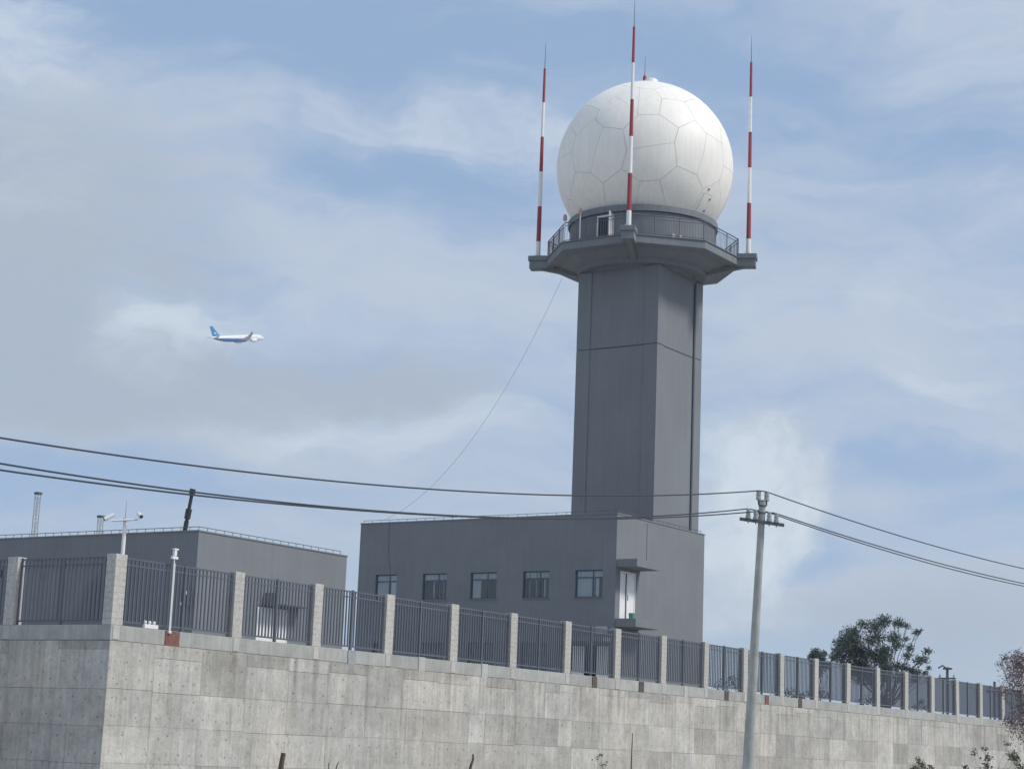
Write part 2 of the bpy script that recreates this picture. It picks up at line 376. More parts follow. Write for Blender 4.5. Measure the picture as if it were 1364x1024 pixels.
# ------------------------------------------------------------------ ground
structure('ground', MB().add([(-2500,-2500,-1.62),(2500,-2500,-1.62),(2500,2500,-1.62),(-2500,2500,-1.62)], [(0,1,2,3)]), M_BOUNCE_GROUND)
structure('road', MB().add([(-200,2,-1.6),(400,2,-1.6),(400,16,-1.6),(-200,16,-1.6)], [(0,1,2,3)]), M_ROAD)
structure('yard_ground', MB().box(44.3,44.3,-1.6,330,210,3.36), M_YARD)

# ------------------------------------------------------------------ retaining wall
WX, WY = 43.5, 43.66                 # outer corner of the wall
COPE_T, COPE_B = 3.54, 3.06
wall = thing('retaining_wall', (WX, WY, -1.6), 'long light grey concrete retaining wall under the railing fence', 'wall')
MB().box(WX+.06, WY+.0, -1.7, 170, WY+.5, COPE_B-.01).build('wall_core', M_PANEL, wall)
MB().box(WX+.0, WY+.51, -1.7, WX+.5, 64, COPE_B-.01).build('wall_core', M_PANEL, wall)
ROWS = [(2.70, 3.045), (1.56, 2.70), (.42, 1.56), (-.72, .42), (-1.62, -.72)]
PW = 2.24; panel_me = {}
def panel_mesh(w, h, d=.06):
    k = (round(w, 3), round(h, 3))
    if k not in panel_me:
        mb = MB(); g = .0015; c = .003
        a = [(g,0),(w-g,0)]
        # bevelled face towards -y
        mb.add([(g,0,g),(w-g,0,g),(w-g,0,h-g),(g,0,h-g),(g+c,-d,g+c),(w-g-c,-d,g+c),(w-g-c,-d,h-g-c),(g+c,-d,h-g-c)],
               [(4,5,6,7),(0,1,5,4),(1,2,6,5),(2,3,7,6),(3,0,4,7),(0,3,2,1)])
        panel_me[k] = shared(mb, 'concrete_panel', M_PANEL)
    return panel_me[k]
rp = random.Random(5)
def lay(place, length, first, low_to):
    x = 0.0; i = 0
    while x < length:
        w = first if i == 0 else PW*rp.choice((1, 1, 1, 1, .5)) if x < 30 else PW
        zj = [-1.62, -.72+rp.uniform(-.03,.03), .42+rp.uniform(-.03,.03), 1.56+rp.uniform(-.03,.03), 3.045]
        if rp.random() < .55: zj.insert(4, 2.70+rp.uniform(-.12,.08))
        for z0, z1 in zip(zj[:-1], zj[1:]):
            if z1 < -.5 and x > low_to: continue
            place(x, w, z0, round(z1-z0, 2))
        x += w; i += 1
lay(lambda x, w, z0, h: piece('concrete_panel', panel_mesh(w, h), wall, (WX-.03+x, WY+.02+rp.uniform(-.003,.003), z0)), 108, 2.04, 14)
lay(lambda x, w, z0, h: piece('concrete_panel', panel_mesh(w, h), wall, (WX+.03+rp.uniform(-.003,.003), WY+.02+x+w-.05, z0), -math.pi/2), 17, PW, 99)
# coping beam cast in lengths from pillar to pillar
PX = [49.2+4.28*k for k in range(24)]
PY = [48.13+4.45*k for k in range(3)]
segs = [WX]+[p+.24 for p in PX]
for a, b in zip(segs[:-1], segs[1:]):
    mid = (a+b)/2
    MB().box(a+.004, WY, COPE_B, b-.004, WY+.55, COPE_T).build('coping_beam', M_COPE, wall, bevel=.012)
segy = [WY+.555]+[p+.24 for p in PY]+[64]
for a, b in zip(segy[:-1], segy[1:]):
    MB().box(WX, a+.004, COPE_B, WX+.55, b-.004, COPE_T).build('coping_beam', M_COPE, wall, bevel=.012)
for x in [WX+.10]+[p+.06 for p in PX]:
    MB().box(x, WY-.018, COPE_B+.03, x+.29, WY+.1, COPE_T-.012).build('pillar_footing', M_STUB, wall, bevel=.008)
for y in [p+.08 for p in PY]:
    MB().box(WX-.018, y, COPE_B+.03, WX+.1, y+.29, COPE_T-.012).build('pillar_footing', M_STUB, wall, bevel=.008)
# blocks set into the coping under the middle posts
def midx(k): return (PX[k]+PX[k+1])/2+.24
for x, w, mt, dz, lab in [(46.28, .66, M_RUST, -.14, 'rust red stained block'), (55.75, .46, M_GREYB, -.02, 'dark grey block'), (midx(2)-.02, .42, M_STUB, .07, None),
                     (midx(3)+.02, .42, M_STUB, .07, None), (midx(5)+.1, .40, M_BROWN, -.02, 'dark brown block'), (midx(6), .44, M_BROWN, .0, 'dark block'),
                     (midx(7), .34, M_STUB, -.1, None), (midx(8), .42, M_BROWN, .0, 'dark block'), (midx(9)+.25, .42, M_RUST, .0, 'rust brown block'), (midx(10), .42, M_BROWN, .0, 'dark block')]:
    o = MB().box(x-w/2, WY-.035, COPE_B+dz-.02 if dz < 0 else COPE_B-.03, x+w/2, WY+.2, COPE_T-.01+max(dz, 0)*.5).build('post_base_block', mt, wall, bevel=.006)
    if lab: o['label'] = lab + ' set into the pale concrete coping'

# ------------------------------------------------------------------ fence pillars and railing panels
P_TOP = 5.765
def pillar_mesh(w, d):
    mb = MB(); h = P_TOP-COPE_T; n = 11; z = 0; g = .009
    ring = lambda i: [(i,i),(w-i,i),(w-i,d-i),(i,d-i)]
    prof = []
    for k in range(n):
        z0, z1 = h*k/n, h*(k+1)/n
        prof += [(z0, g), (z0+.008, 0), (z1-.008, 0), (z1, g)]
    prof[-1] = (h, 0.004)
    vs, fs = [], []
    for z, i in prof: vs += [(x, y, z) for x, y in ring(i)]
    for k in range(len(prof)-1):
        for j in range(4): fs.append((k*4+j, k*4+(j+1)%4, k*4+4+(j+1)%4, k*4+4+j))
    fs += [(3,2,1,0), tuple(range(len(vs)-4, len(vs)))]
    return shared(mb.add(vs, fs), 'fence_pillar', M_PILLAR)
ME_PX, ME_PY, ME_PC = pillar_mesh(.48, .31), pillar_mesh(.38, .46), pillar_mesh(.50, .40)
def pillar(me, x, y, label, group='stone pillars of the fence'):
    o = bpy.data.objects.new('fence_pillar', me); COL.objects.link(o); o.location = (x, y, COPE_T+.003)
    o.rotation_euler = (random.uniform(-.007,.007), random.uniform(-.007,.007), random.uniform(-.01,.01))
    return tag(o, label, 'pillar', group)
pillar(ME_PC, WX+.02, WY+.015, 'thick pale stone pillar at the corner of the fence, below the camera mast')
for k, y in enumerate(PY):
    pillar(ME_PY, WX+.02, y, 'pale stone fence pillar on the short shaded wall, %s left of the corner pillar' % ORD[k])
for k, x in enumerate(PX):
    pillar(ME_PX, x, WY+.015, 'pale stone fence pillar on the long wall, %s right of the corner pillar' % ORD[k])
BAR_Z0, BAR_Z1 = 3.66, 5.68
ME_BAR = shared(MB().box(-.021,-.021,0,.021,.021,BAR_Z1-BAR_Z0), 'bar', M_STEEL)
def panel(p0, p1, label, single=True, mid=None):
    p0 = Vector((*p0, COPE_T)); p1 = Vector((*p1, COPE_T)); u = (p1-p0).normalized(); Lh = (p1-p0).length
    t = thing('steel_railing', p0.lerp(p1, .5), label, 'fence', 'dark steel railing panels of the fence')
    ax = abs(u.x) > .5
    def bx(a, b, z0, z1, hw):
        q0, q1 = p0+u*a, p0+u*b
        return MB().box(q0.x-(0 if ax else hw), q0.y-(hw if ax else 0), z0, q1.x+(0 if ax else hw), q1.y+(hw if ax else 0), z1)
    mid = mid or Lh/2
    for nm, z, h, w in (('top_rail', 5.655, .05, .026), ('upper_rail', 5.455, .045, .024), ('bottom_rail', 3.655, .055, .026)):
        bx(.0, Lh, z, z+h, w).build(nm, M_STEEL, t)
    for a in (.03, mid, Lh-.03):
        w = .045 if a == mid else .03
        bx(a-w, a+w, 3.47, 5.735, w).build('post', M_STEEL, t)
    xs = []
    for a, b in ((.03, mid), (mid, Lh-.03)):
        n = max(3, round((b-a)/.178)); xs += [a+(b-a)*i/n for i in range(1, n)]
    if single:
        for a in xs: q = p0+u*(a+random.uniform(-.006,.006)); piece('bar', ME_BAR, t, (q.x, q.y, BAR_Z0)).rotation_euler = (random.uniform(-.003,.003), random.uniform(-.003,.003), 0)
    else:
        mb = MB()
        for a in xs: q = p0+u*a; mb.box(q.x-.019, q.y-.019, BAR_Z0, q.x+.019, q.y+.019, BAR_Z1)
        o = mb.build('bars', M_STEEL, t); o['kind'] = 'stuff'
    return t
FY = WY+.17
panel((WX+.52, FY), (PX[0], FY), 'dark railing panel between the corner pillar and the next pillar on the long wall', mid=2.86)
for k in range(len(PX)-1):
    panel((PX[k]+.48, FY), (PX[k+1], FY), 'dark railing panel between the %s and %s pillars right of the corner pillar' % (ORD[k], ORD[k+1]), single=k < 10)
panel((WX+.2, WY+.415), (WX+.2, PY[0]), 'dark railing panel on the short shaded wall, just left of the corner pillar')
panel((WX+.2, PY[0]+.46), (WX+.2, PY[1]), 'dark railing panel on the short shaded wall, second left of the corner pillar')

# ------------------------------------------------------------------ buildings
def wall_sheet(O, u, nrm, Lw, z0, z1, T, openings):
    """vertical wall slab with rectangular openings; O is the outer lower corner, u along, nrm outward"""
    us = sorted({0.0, Lw, *[a for o in openings for a in o[:2]]}); zs = sorted({z0, z1, *[a for o in openings for a in o[2:4]]})
    mb = MB(); idx = {}
    def V(a, z, back):
        k = (a, z, back)
        if k not in idx:
            p = Vector((O[0], O[1], 0))+Vector((u[0], u[1], 0))*a-Vector((nrm[0], nrm[1], 0))*(T if back else 0); idx[k] = len(mb.v); mb.v.append((p.x, p.y, z))
        return idx[k]
    solid = {}
    for i in range(len(us)-1):
        for j in range(len(zs)-1):
            cu, cz = (us[i]+us[i+1])/2, (zs[j]+zs[j+1])/2
            solid[i, j] = not any(o[0] < cu < o[1] and o[2] < cz < o[3] for o in openings)
    for (i, j), s in solid.items():
        if not s: continue
        a, b, c, d = us[i], us[i+1], zs[j], zs[j+1]
        for bk in (0, 1): mb.f.append((V(a,c,bk), V(b,c,bk), V(b,d,bk), V(a,d,bk)))
        for (di, dj), e in {(-1,0): ((a,c),(a,d)), (1,0): ((b,c),(b,d)), (0,-1): ((a,c),(b,c)), (0,1): ((a,d),(b,d))}.items():
            if not solid.get((i+di, j+dj), False):
                mb.f.append((V(*e[0],0), V(*e[1],0), V(*e[1],1), V(*e[0],1)))
    return mb
def rail_posts(t, pts, z, step=.5, h=.15):
    """thin lightning conductor on short studs round a parapet"""
    mb = MB()
    for a, b in zip(pts[:-1], pts[1:]):
        a, b = Vector(a), Vector(b); n = max(1, int((b-a).length/step))
        mb.tube([(a.x, a.y, z+h), (b.x, b.y, z+h)], .014, 6)
        for i in range(n+1):
            p = a.lerp(b, i/n); mb.tube([(p.x, p.y, z), (p.x, p.y, z+h)], .012, 5)
    return mb.build('lightning_conductor', M_STEEL, t)
def window(t, X, y1, y0, z0, z1, curtain, mull=.62):
    """sliding window in a wall facing -X; y1 > y0"""
    w = MB(); f = .055; xf = X+.09
    w.box(xf, y0, z0, xf+.06, y0+f, z1).box(xf, y1-f, z0, xf+.06, y1, z1).box(xf, y0+f, z0, xf+.06, y1-f, z0+f).box(xf, y0+f, z1-f, xf+.06, y1-f, z1)
    zt = z1-(z1-z0)*.27; ym = y1-(y1-y0)*mull
    o = w.build('window', M_FRAME, t)
    MB().box(xf+.003, y0+f, zt-.03, xf+.057, y1-f, zt+.03).build('transom', M_FRAME, o)
    MB().box(xf+.006, ym-.03, z0+f, xf+.054, ym+.03, zt-.03).box(xf+.006, ym-.02, zt+.03, xf+.054, ym+.02, z1-f).build('mullion', M_FRAME, o)
    for a, b, c, d in ((y0+f, ym-.03, z0+f, zt-.03), (ym+.03, y1-f, z0+f, zt-.03), (y0+f, ym-.02, zt+.03, z1-f), (ym+.02, y1-f, zt+.03, z1-f)):
        MB().box(xf+.025, a, c, xf+.031, b, d).build('pane', M_GLASS, o)
    MB().box(X-.05, y0-.06, z0-.05, X+.12, y1+.06, z0-.002).build('sill', M_SLATE, o)
    for a, b, mt in curtain:
        ya, yb = y1-(y1-y0)*a, y1-(y1-y0)*b; n = 14; cm = MB(); vs = []
        for i in range(n+1):
            yy = ya+(yb-ya)*i/n; xx = X+.165+.02*math.sin(i*2.4+ya)
            vs += [(xx, yy, z0-.02), (xx, yy, z1+.02)]
        cm.add(vs, [(2*i, 2*i+2, 2*i+3, 2*i+1) for i in range(n)])
        cm.build('curtain', mt, o, smooth=True)
    if len(curtain) > 1: MB().box(X+.165, y0+.06, zt+.02, X+.172, y1-.06, z1-.05).build('transom_sky_sheet', M_BLIND_SKY, o)  # pale sheet added to paint the sky reflection of the upper panes
    return o
YARD = 3.36
def main_building():
    X0, X1, Y0, Y1, ZT, T = 83.65, 93.17, 48.9, 65.33, 12.24, .25
    t = thing('annex_building', (X0, Y0, YARD), 'two-storey slate grey flat-roofed building at the foot of the radar tower', 'building')
    win = [(64.12,62.66),(60.93,59.34),(57.80,56.13),(54.48,52.87),(51.29,49.66)]
    zw = (8.02, 9.42); zl = (4.35, 5.75)
    ops = [(Y1-a, Y1-b, *zw) for a, b in win]+[(Y1-a, Y1-b, *zl) for a, b in win[:4]]+[(Y1-51.45, Y1-49.15, YARD+.05, 5.62)]
    wl = wall_sheet((X0, Y1), (0,-1), (-1,0), Y1-Y0, YARD, ZT, T, ops).build('wall', M_SLATE, t, fix=True)
    wr = wall_sheet((X0+T, Y0), (1,0), (0,-1), X1-X0-T, YARD, ZT, T, [(84.12-X0-T, 85.74-X0-T, 7.0, 9.40)]).build('wall', M_SLATE, t)
    MB().box(X1-T, Y0+T, YARD, X1, Y1, ZT).build('wall', M_SLATE, t)
    MB().box(X0+T, Y1-T, YARD, X1-T, Y1, ZT).build('wall', M_SLATE, t)
    MB().box(X0+T, Y0+T, 11.4, X1-T, Y1-T, 11.7).build('roof', M_YARD, t)
    MB().box(X0+T, Y0+T, 6.62, X1-T, Y1-T, 6.92).build('floor_slab', M_DARK, t)
    MB().box(X0+2.4, Y0+T, YARD, X0+2.5, Y1-T, 11.4).build('inner_wall', M_DARK, t)
    cp = MB().box(X0-.03, Y0-.03, ZT, X0+.28, Y1+.03, ZT+.06).box(X0+.28, Y0-.03, ZT, X1+.03, Y0+.28, ZT+.06).box(X1-.28, Y0+.28, ZT, X1+.03, Y1+.03, ZT+.06)
    cp.build('parapet_cap', M_SLATE, t)
    rail_posts(t, [(X0+.12, Y1-.1), (X0+.12, Y0+.12), (X1-.2, Y0+.12)], ZT+.06, .6, .14)
    C, B = M_CURT, M_BLIND_SKY
    cur = [[(0,.60,B),(.66,.98,C)], [(.40,.45,C),(.62,.66,B),(.80,.84,B)], [(.03,.36,B),(.60,.64,B)], [(.2,.23,B),(.45,.5,B),(.76,.82,C)], [(0,.66,B),(.70,.82,C)]]
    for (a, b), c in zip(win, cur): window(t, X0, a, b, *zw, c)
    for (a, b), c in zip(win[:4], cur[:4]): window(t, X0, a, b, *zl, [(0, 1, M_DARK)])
    # upper white door with canopy and landing
    d = MB().box(84.12, Y0+.02, 7.0, 84.20, Y0+.14, 9.40).box(85.66, Y0+.02, 7.0, 85.74, Y0+.14, 9.40).box(84.20, Y0+.02, 9.32, 85.66, Y0+.14, 9.40).build('door_frame', M_DOOR, t)
    lf = MB().box(84.93, Y0+.05, 7.02, 85.65, Y0+.10, 9.31).build('door_leaf', M_DOOR, t, bevel=.006)
    MB().box(84.98, Y0+.025, 7.95, 85.01, Y0+.05, 8.25).build('handle', M_IRON, lf)
    a = math.radians(4); hx, hy = 84.21, Y0+.09; L_ = .70
    p = [(hx,hy),(hx+L_*math.cos(a),hy+L_*math.sin(a)),(hx+L_*math.cos(a)-.05*math.sin(a),hy+L_*math.sin(a)+.05*math.cos(a)),(hx-.05*math.sin(a),hy+.05*math.cos(a))]
    MB().prism(p, 7.02, 9.31).build('door_leaf', M_DOOR, t)
    MB().box(83.70, Y0-1.2, 9.55, 86.12, Y0-.001, 9.94).build('canopy', M_SLATE, t, bevel=.01)
    MB().box(83.70, Y0-1.2, 6.54, 86.12, Y0-.001, 6.95).build('landing', M_SLATE, t, bevel=.01)
    MB().tube([(86.75, Y0-.012, 9.9), (86.75, Y0-.012, 12.1)], .02, 8).build('downpipe', M_SLATE, t)
    MB().tube([(X0-.01, 63.35, 12.2), (X0-.01, 63.33, 10.6), (X0-.01, 63.1, 9.5)], .009, 6).build('wall_cable', M_STEEL, t)
    # ground-floor white doors seen through the railing, thin canopy above
    for a, b in ((50.65, 51.40), (49.20, 49.93)):
        MB().box(X0+.06, a, YARD+.06, X0+.11, b, 5.58).build('door_leaf', M_DOOR, t, bevel=.006)
    MB().box(X0-1.0, 48.98, 5.75, X0-.001, 51.7, 5.95).build('canopy', M_SLATE, t, bevel=.01)
    MB().box(X0-.05, 49.3, 6.15, X0-.001, 50.0, 6.55).build('sign_plate', M_STUB, t)
    return t
main_building()
b = MB().tube([(84.62, 48.45, 6.955), (84.62, 48.45, 7.28)], [.15, .19], 14).build('bin', M_GREEN, smooth=True)
tag(b, 'small green bin on the landing in front of the upper white door', 'bin')

def side_building():
    X0, X1, Y0, Y1, ZT, T = 52.87, 61.80, 48.9, 64.5, 7.73, .25
    t = thing('equipment_building', (X0, Y0, YARD), 'low slate grey flat-roofed building at the left behind the fence', 'building')
    wall_sheet((X0, Y1), (0,-1), (-1,0), Y1-Y0, YARD, ZT, T, [(Y1-57.15, Y1-57.02, 6.05, 6.33), (Y1-56.93, Y1-56.80, 6.05, 6.33), (Y1-59.42, Y1-59.28, 6.2, 6.5)]).build('wall', M_SLATE, t)
    wall_sheet((X0+T, Y0), (1,0), (0,-1), X1-X0-T, YARD, ZT, T, [(56.45-X0-T, 58.35-X0-T, YARD+.04, 5.30)]).build('wall', M_SLATE, t)
    MB().box(X1-T, Y0+T, YARD, X1, Y1, ZT).build('wall', M_SLATE, t)
    MB().box(X0+T, Y1-T, YARD, X1-T, Y1, ZT).build('wall', M_SLATE, t)
    MB().box(X0+T, Y0+T, 7.1, X1-T, Y1-T, 7.35).build('roof', M_YARD, t)
    MB().box(X0+1.6, Y0+1.6, YARD, X0+1.7, Y1-T, 7.1).build('inner_wall', M_DARK, t)
    MB().box(X0-.03, Y0-.03, ZT, X0+.28, Y1+.03, ZT+.05).box(X0+.28, Y0-.03, ZT, X1+.03, Y0+.28, ZT+.05).build('parapet_cap', M_SLATE, t)
    rail_posts(t, [(X0+.12, Y1-.1), (X0+.12, Y0+.12), (X1-.3, Y0+.12)], ZT+.05, .45, .14)
    for a, b in ((56.50, 57.39), (57.41, 58.30)):
        o = MB().box(a, Y0+.05, YARD+.06, b, Y0+.10, 5.26).build('door_leaf', M_DOOR, t, bevel=.006)
    MB().box(56.45, Y0+.02, YARD+.04, 56.50, Y0+.13, 5.30).box(58.30, Y0+.02, YARD+.04, 58.35, Y0+.13, 5.30).build('door_frame', M_DOOR, t)
    MB().box(56.75, Y0-.75, 5.36, 58.9, Y0-.001, 5.80).build('canopy', M_SLATE, t, bevel=.01)
    MB().box(X0-.16, 49.05, 4.95, X0-.001, 49.42, 5.55).build('wall_box', M_IRON, t, bevel=.01)
    for y, z in ((49.16, 5.42), (49.32, 5.02)):
        MB().box(X0-.24, y-.06, z-.05, X0-.161, y+.06, z+.07).build('wall_lamp', M_WHITE, t, bevel=.01)
    return t
side_building()

# ------------------------------------------------------------------ radar tower
AX, AY = 90.45, 51.75
def octo(R, a0=22.5, n=8): return [(AX+R*math.cos(math.radians(a0+360/n*i)), AY+R*math.sin(math.radians(a0+360/n*i))) for i in range(n)]
def tower():
    X0, X1, Y0, Y1 = 87.9, 93.0, 49.2, 54.3
    t = thing('radar_tower', (AX, AY, YARD), 'tall square slate grey tower with an octagonal railed platform', 'tower')
    rc = .05; ZJ = 22.0
    MB().box(X0+rc, Y0+rc, YARD, X1-rc, Y1-rc, 27.0).build('shaft', M_SLATE2, t)
    sx, sy = .78, .86
    for z0, z1 in ((11.75, ZJ-.02), (ZJ+.02, 26.35)):
        for cx0, cx1, cy0, cy1 in ((X0, X0+sx, Y0, Y0+sy), (X1-sx, X1, Y0, Y0+sy), (X0, X0+sx, Y1-sy, Y1), (X1-sx, X1, Y1-sy, Y1)):
            MB().box(cx0, cy0, z0, cx1, cy1, z1).build('corner_pilaster', M_SLATE2, t, bevel=.015)
    MB().box(X0+.03, Y0+.03, ZJ-.03, X1-.03, Y1-.03, ZJ+.03).build('joint_band', M_JOINT, t)
    MB().box(X0+sx+.004, Y0+rc-.006, 11.8, X0+sx+.05, Y0+rc+.02, 26.3).build('groove', M_JOINT, t)
    MB().box(X1-sx-.20, Y0-.03, 12.3, X1-sx-.05, Y0+.08, 26.2).build('cable_duct', M_JOINT, t)
    # platform
    sq = 2.62
    base8 = [(AX+sq*sx_, AY+sq*sy_) for sx_, sy_ in ((1,.45),(.45,1),(-.45,1),(-1,.45),(-1,-.45),(-.45,-1),(.45,-1),(1,-.45))]
    MB().prism(base8, 26.35, 27.045, octo(4.75)).build('platform_haunch', M_PLATF, t)
    MB().prism(octo(3.62, 0, 40), 26.42, 27.04).build('ring_beam', M_PLATF, t, smooth=True)
    for a in (22.5, 112.5, 202.5, 292.5):
        c, s = math.cos(math.radians(a)), math.sin(math.radians(a))
        def R_(r, w): return (AX+c*r-s*w, AY+s*r+c*w)
        br = [(*R_(r, w_), z) for w_ in (-.16, .16) for r, z in ((2.6, 26.3), (5.9, 26.985), (5.9, 27.04), (2.6, 27.04))]
        MB().add(br, [(0,1,2,3), (7,6,5,4), (0,4,5,1), (1,5,6,2), (2,6,7,3), (3,7,4,0)]).build('bracket', M_PLATF, t)
        MB().prism([R_(4.9,-.36), R_(6.35,-.36), R_(6.35,.36), R_(4.9,.36)], 26.98, 27.42).build('mast_pedestal', M_PLATF, t, bevel=.02)
        MB().prism([R_(5.35,-.42), R_(6.42,-.42), R_(6.42,.42), R_(5.35,.42)], 27.42, 27.70).build('mast_pedestal', M_PLATF, t, bevel=.02)
    MB().prism(octo(5.5), 27.05, 27.47).build('platform_slab', M_PLATF, t, bevel=.02)
    MB().prism(octo(5.56), 27.47, 27.52).build('platform_edge', M_PLATF, t)
    dr = MB().prism(octo(4.08, 0, 64), 27.52, 29.12).build('drum', M_PLATF, t, smooth=True)
    MB().prism(octo(4.2, 0, 64), 29.14, 29.50).build('drum_flange', M_PLATF, t, smooth=True, bevel=.02)
    MB().prism(octo(4.02, 0, 64), 29.10, 29.16).build('drum_groove', M_JOINT, t)
    # drum door, facing -X, leaf standing open
    xd = AX-4.08
    fr = MB().box(xd-.05, AY-.52, 27.52, xd+.35, AY-.44, 29.0).box(xd-.05, AY+.44, 27.52, xd+.35, AY+.52, 29.0).box(xd-.05, AY-.44, 28.93, xd+.35, AY+.44, 29.0)
    fr.build('door_frame', M_WHITE, t)
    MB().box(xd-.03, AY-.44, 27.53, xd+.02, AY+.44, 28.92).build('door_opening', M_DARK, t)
    MB().prism([(xd-.07, AY-.45), (xd-.07-.55, AY-.62), (xd-.09-.55, AY-.58), (xd-.09, AY-.41)], 27.56, 29.05).build('door_leaf', M_WHITE, t)
    # railing
    ME_BAL = shared(MB().tube([(0,0,0), (0,0,.93)], .011, 5), 'baluster', M_STEEL)
    pts = octo(5.36); zt = 28.62
    for i in range(8):
        a, b = Vector((*pts[i], 0)), Vector((*pts[(i+1) % 8], 0)); Ls = (b-a).length
        MB().tube([(a.x, a.y, zt), (b.x, b.y, zt)], .032, 8).build('handrail', M_STEEL, t)
        MB().tube([(a.x, a.y, zt-.17), (b.x, b.y, zt-.17)], .018, 6).build('mid_rail', M_STEEL, t)
        MB().tube([(a.x, a.y, 27.62), (b.x, b.y, 27.62)], .018, 6).build('lower_rail', M_STEEL, t)
        for k in range(3):
            p = a.lerp(b, k/3); MB().tube([(p.x, p.y, 27.5), (p.x, p.y, zt)], .03, 8).build('rail_post', M_STEEL, t)
        n = 27
        for k in range(1, n):
            if k % 9 == 0: continue
            p = a.lerp(b, k/n); piece('baluster', ME_BAL, t, (p.x, p.y, 27.6))
    # obstruction lights on stalks
    for p, z in ((Vector((*octo(5.36)[3], 0)), 28.75), (Vector((*octo(5.36)[3], 0)).lerp(Vector((*octo(5.36)[4], 0)), .24), 28.95)):
        o = MB().tube([(p.x-.02, p.y, 27.6), (p.x-.02, p.y, z)], .035, 8).build('lamp_stalk', M_WHITE, t)
        MB().tube([(p.x-.02, p.y, z), (p.x-.02, p.y, z+.1), (p.x-.02, p.y, z+.24), (p.x-.02, p.y, z+.34)], [.10, .115, .105, .06], 12).build('obstruction_light', M_LAMP, t, smooth=True)
    for a, r, z in ((-128, 4.14, 27.75), (-122, 4.14, 27.72)):
        x, y = AX+r*math.cos(math.radians(a)), AY+r*math.sin(math.radians(a))
        MB().box(x-.14, y-.14, z, x+.14, y+.14, z+.2).build('junction_box', M_STUB, t)
tower()

def striped_mast(a, label):
    r = 5.93; x, y = AX+r*math.cos(math.radians(a)), AY+r*math.sin(math.radians(a)); z0 = 27.70
    t = thing('antenna_mast', (x, y, z0), label, 'mast', 'red and white striped masts on the tower platform')
    MB().tube([(x, y, z0), (x, y, z0+.05)], .24, 12).build('base_plate', M_IRON, t)
    zs = [27.74, 28.62, 30.68, 32.74, 34.82, 36.90, 38.95]
    rad = lambda z: .135-.006*(z-27.7)
    for i in range(6):
        MB().tube([(x, y, zs[i]+.002), (x, y, zs[i+1]-.002)], [rad(zs[i]), rad(zs[i+1])], 12).build('mast_section', M_RED if i % 2 else M_WHITE, t, smooth=True)
    MB().tube([(x, y, 38.95), (x, y, 39.4), (x, y, 40.55)], [.022, .018, .008], 6).build('lightning_rod', M_STEEL, t)
    for k in range(4):
        q = math.radians(45+90*k); MB().tube([(x+.19*math.cos(q), y+.19*math.sin(q), z0+.05), (x+.19*math.cos(q), y+.19*math.sin(q), z0+.16)], .022, 6).build('anchor_bolt', M_WHITE, t)
striped_mast(112.5, 'red and white striped mast at the left edge of the tower platform')
striped_mast(-157.5, 'red and white striped mast standing in front of the white radome')
striped_mast(-67.5, 'red and white striped mast at the right edge of the tower platform')

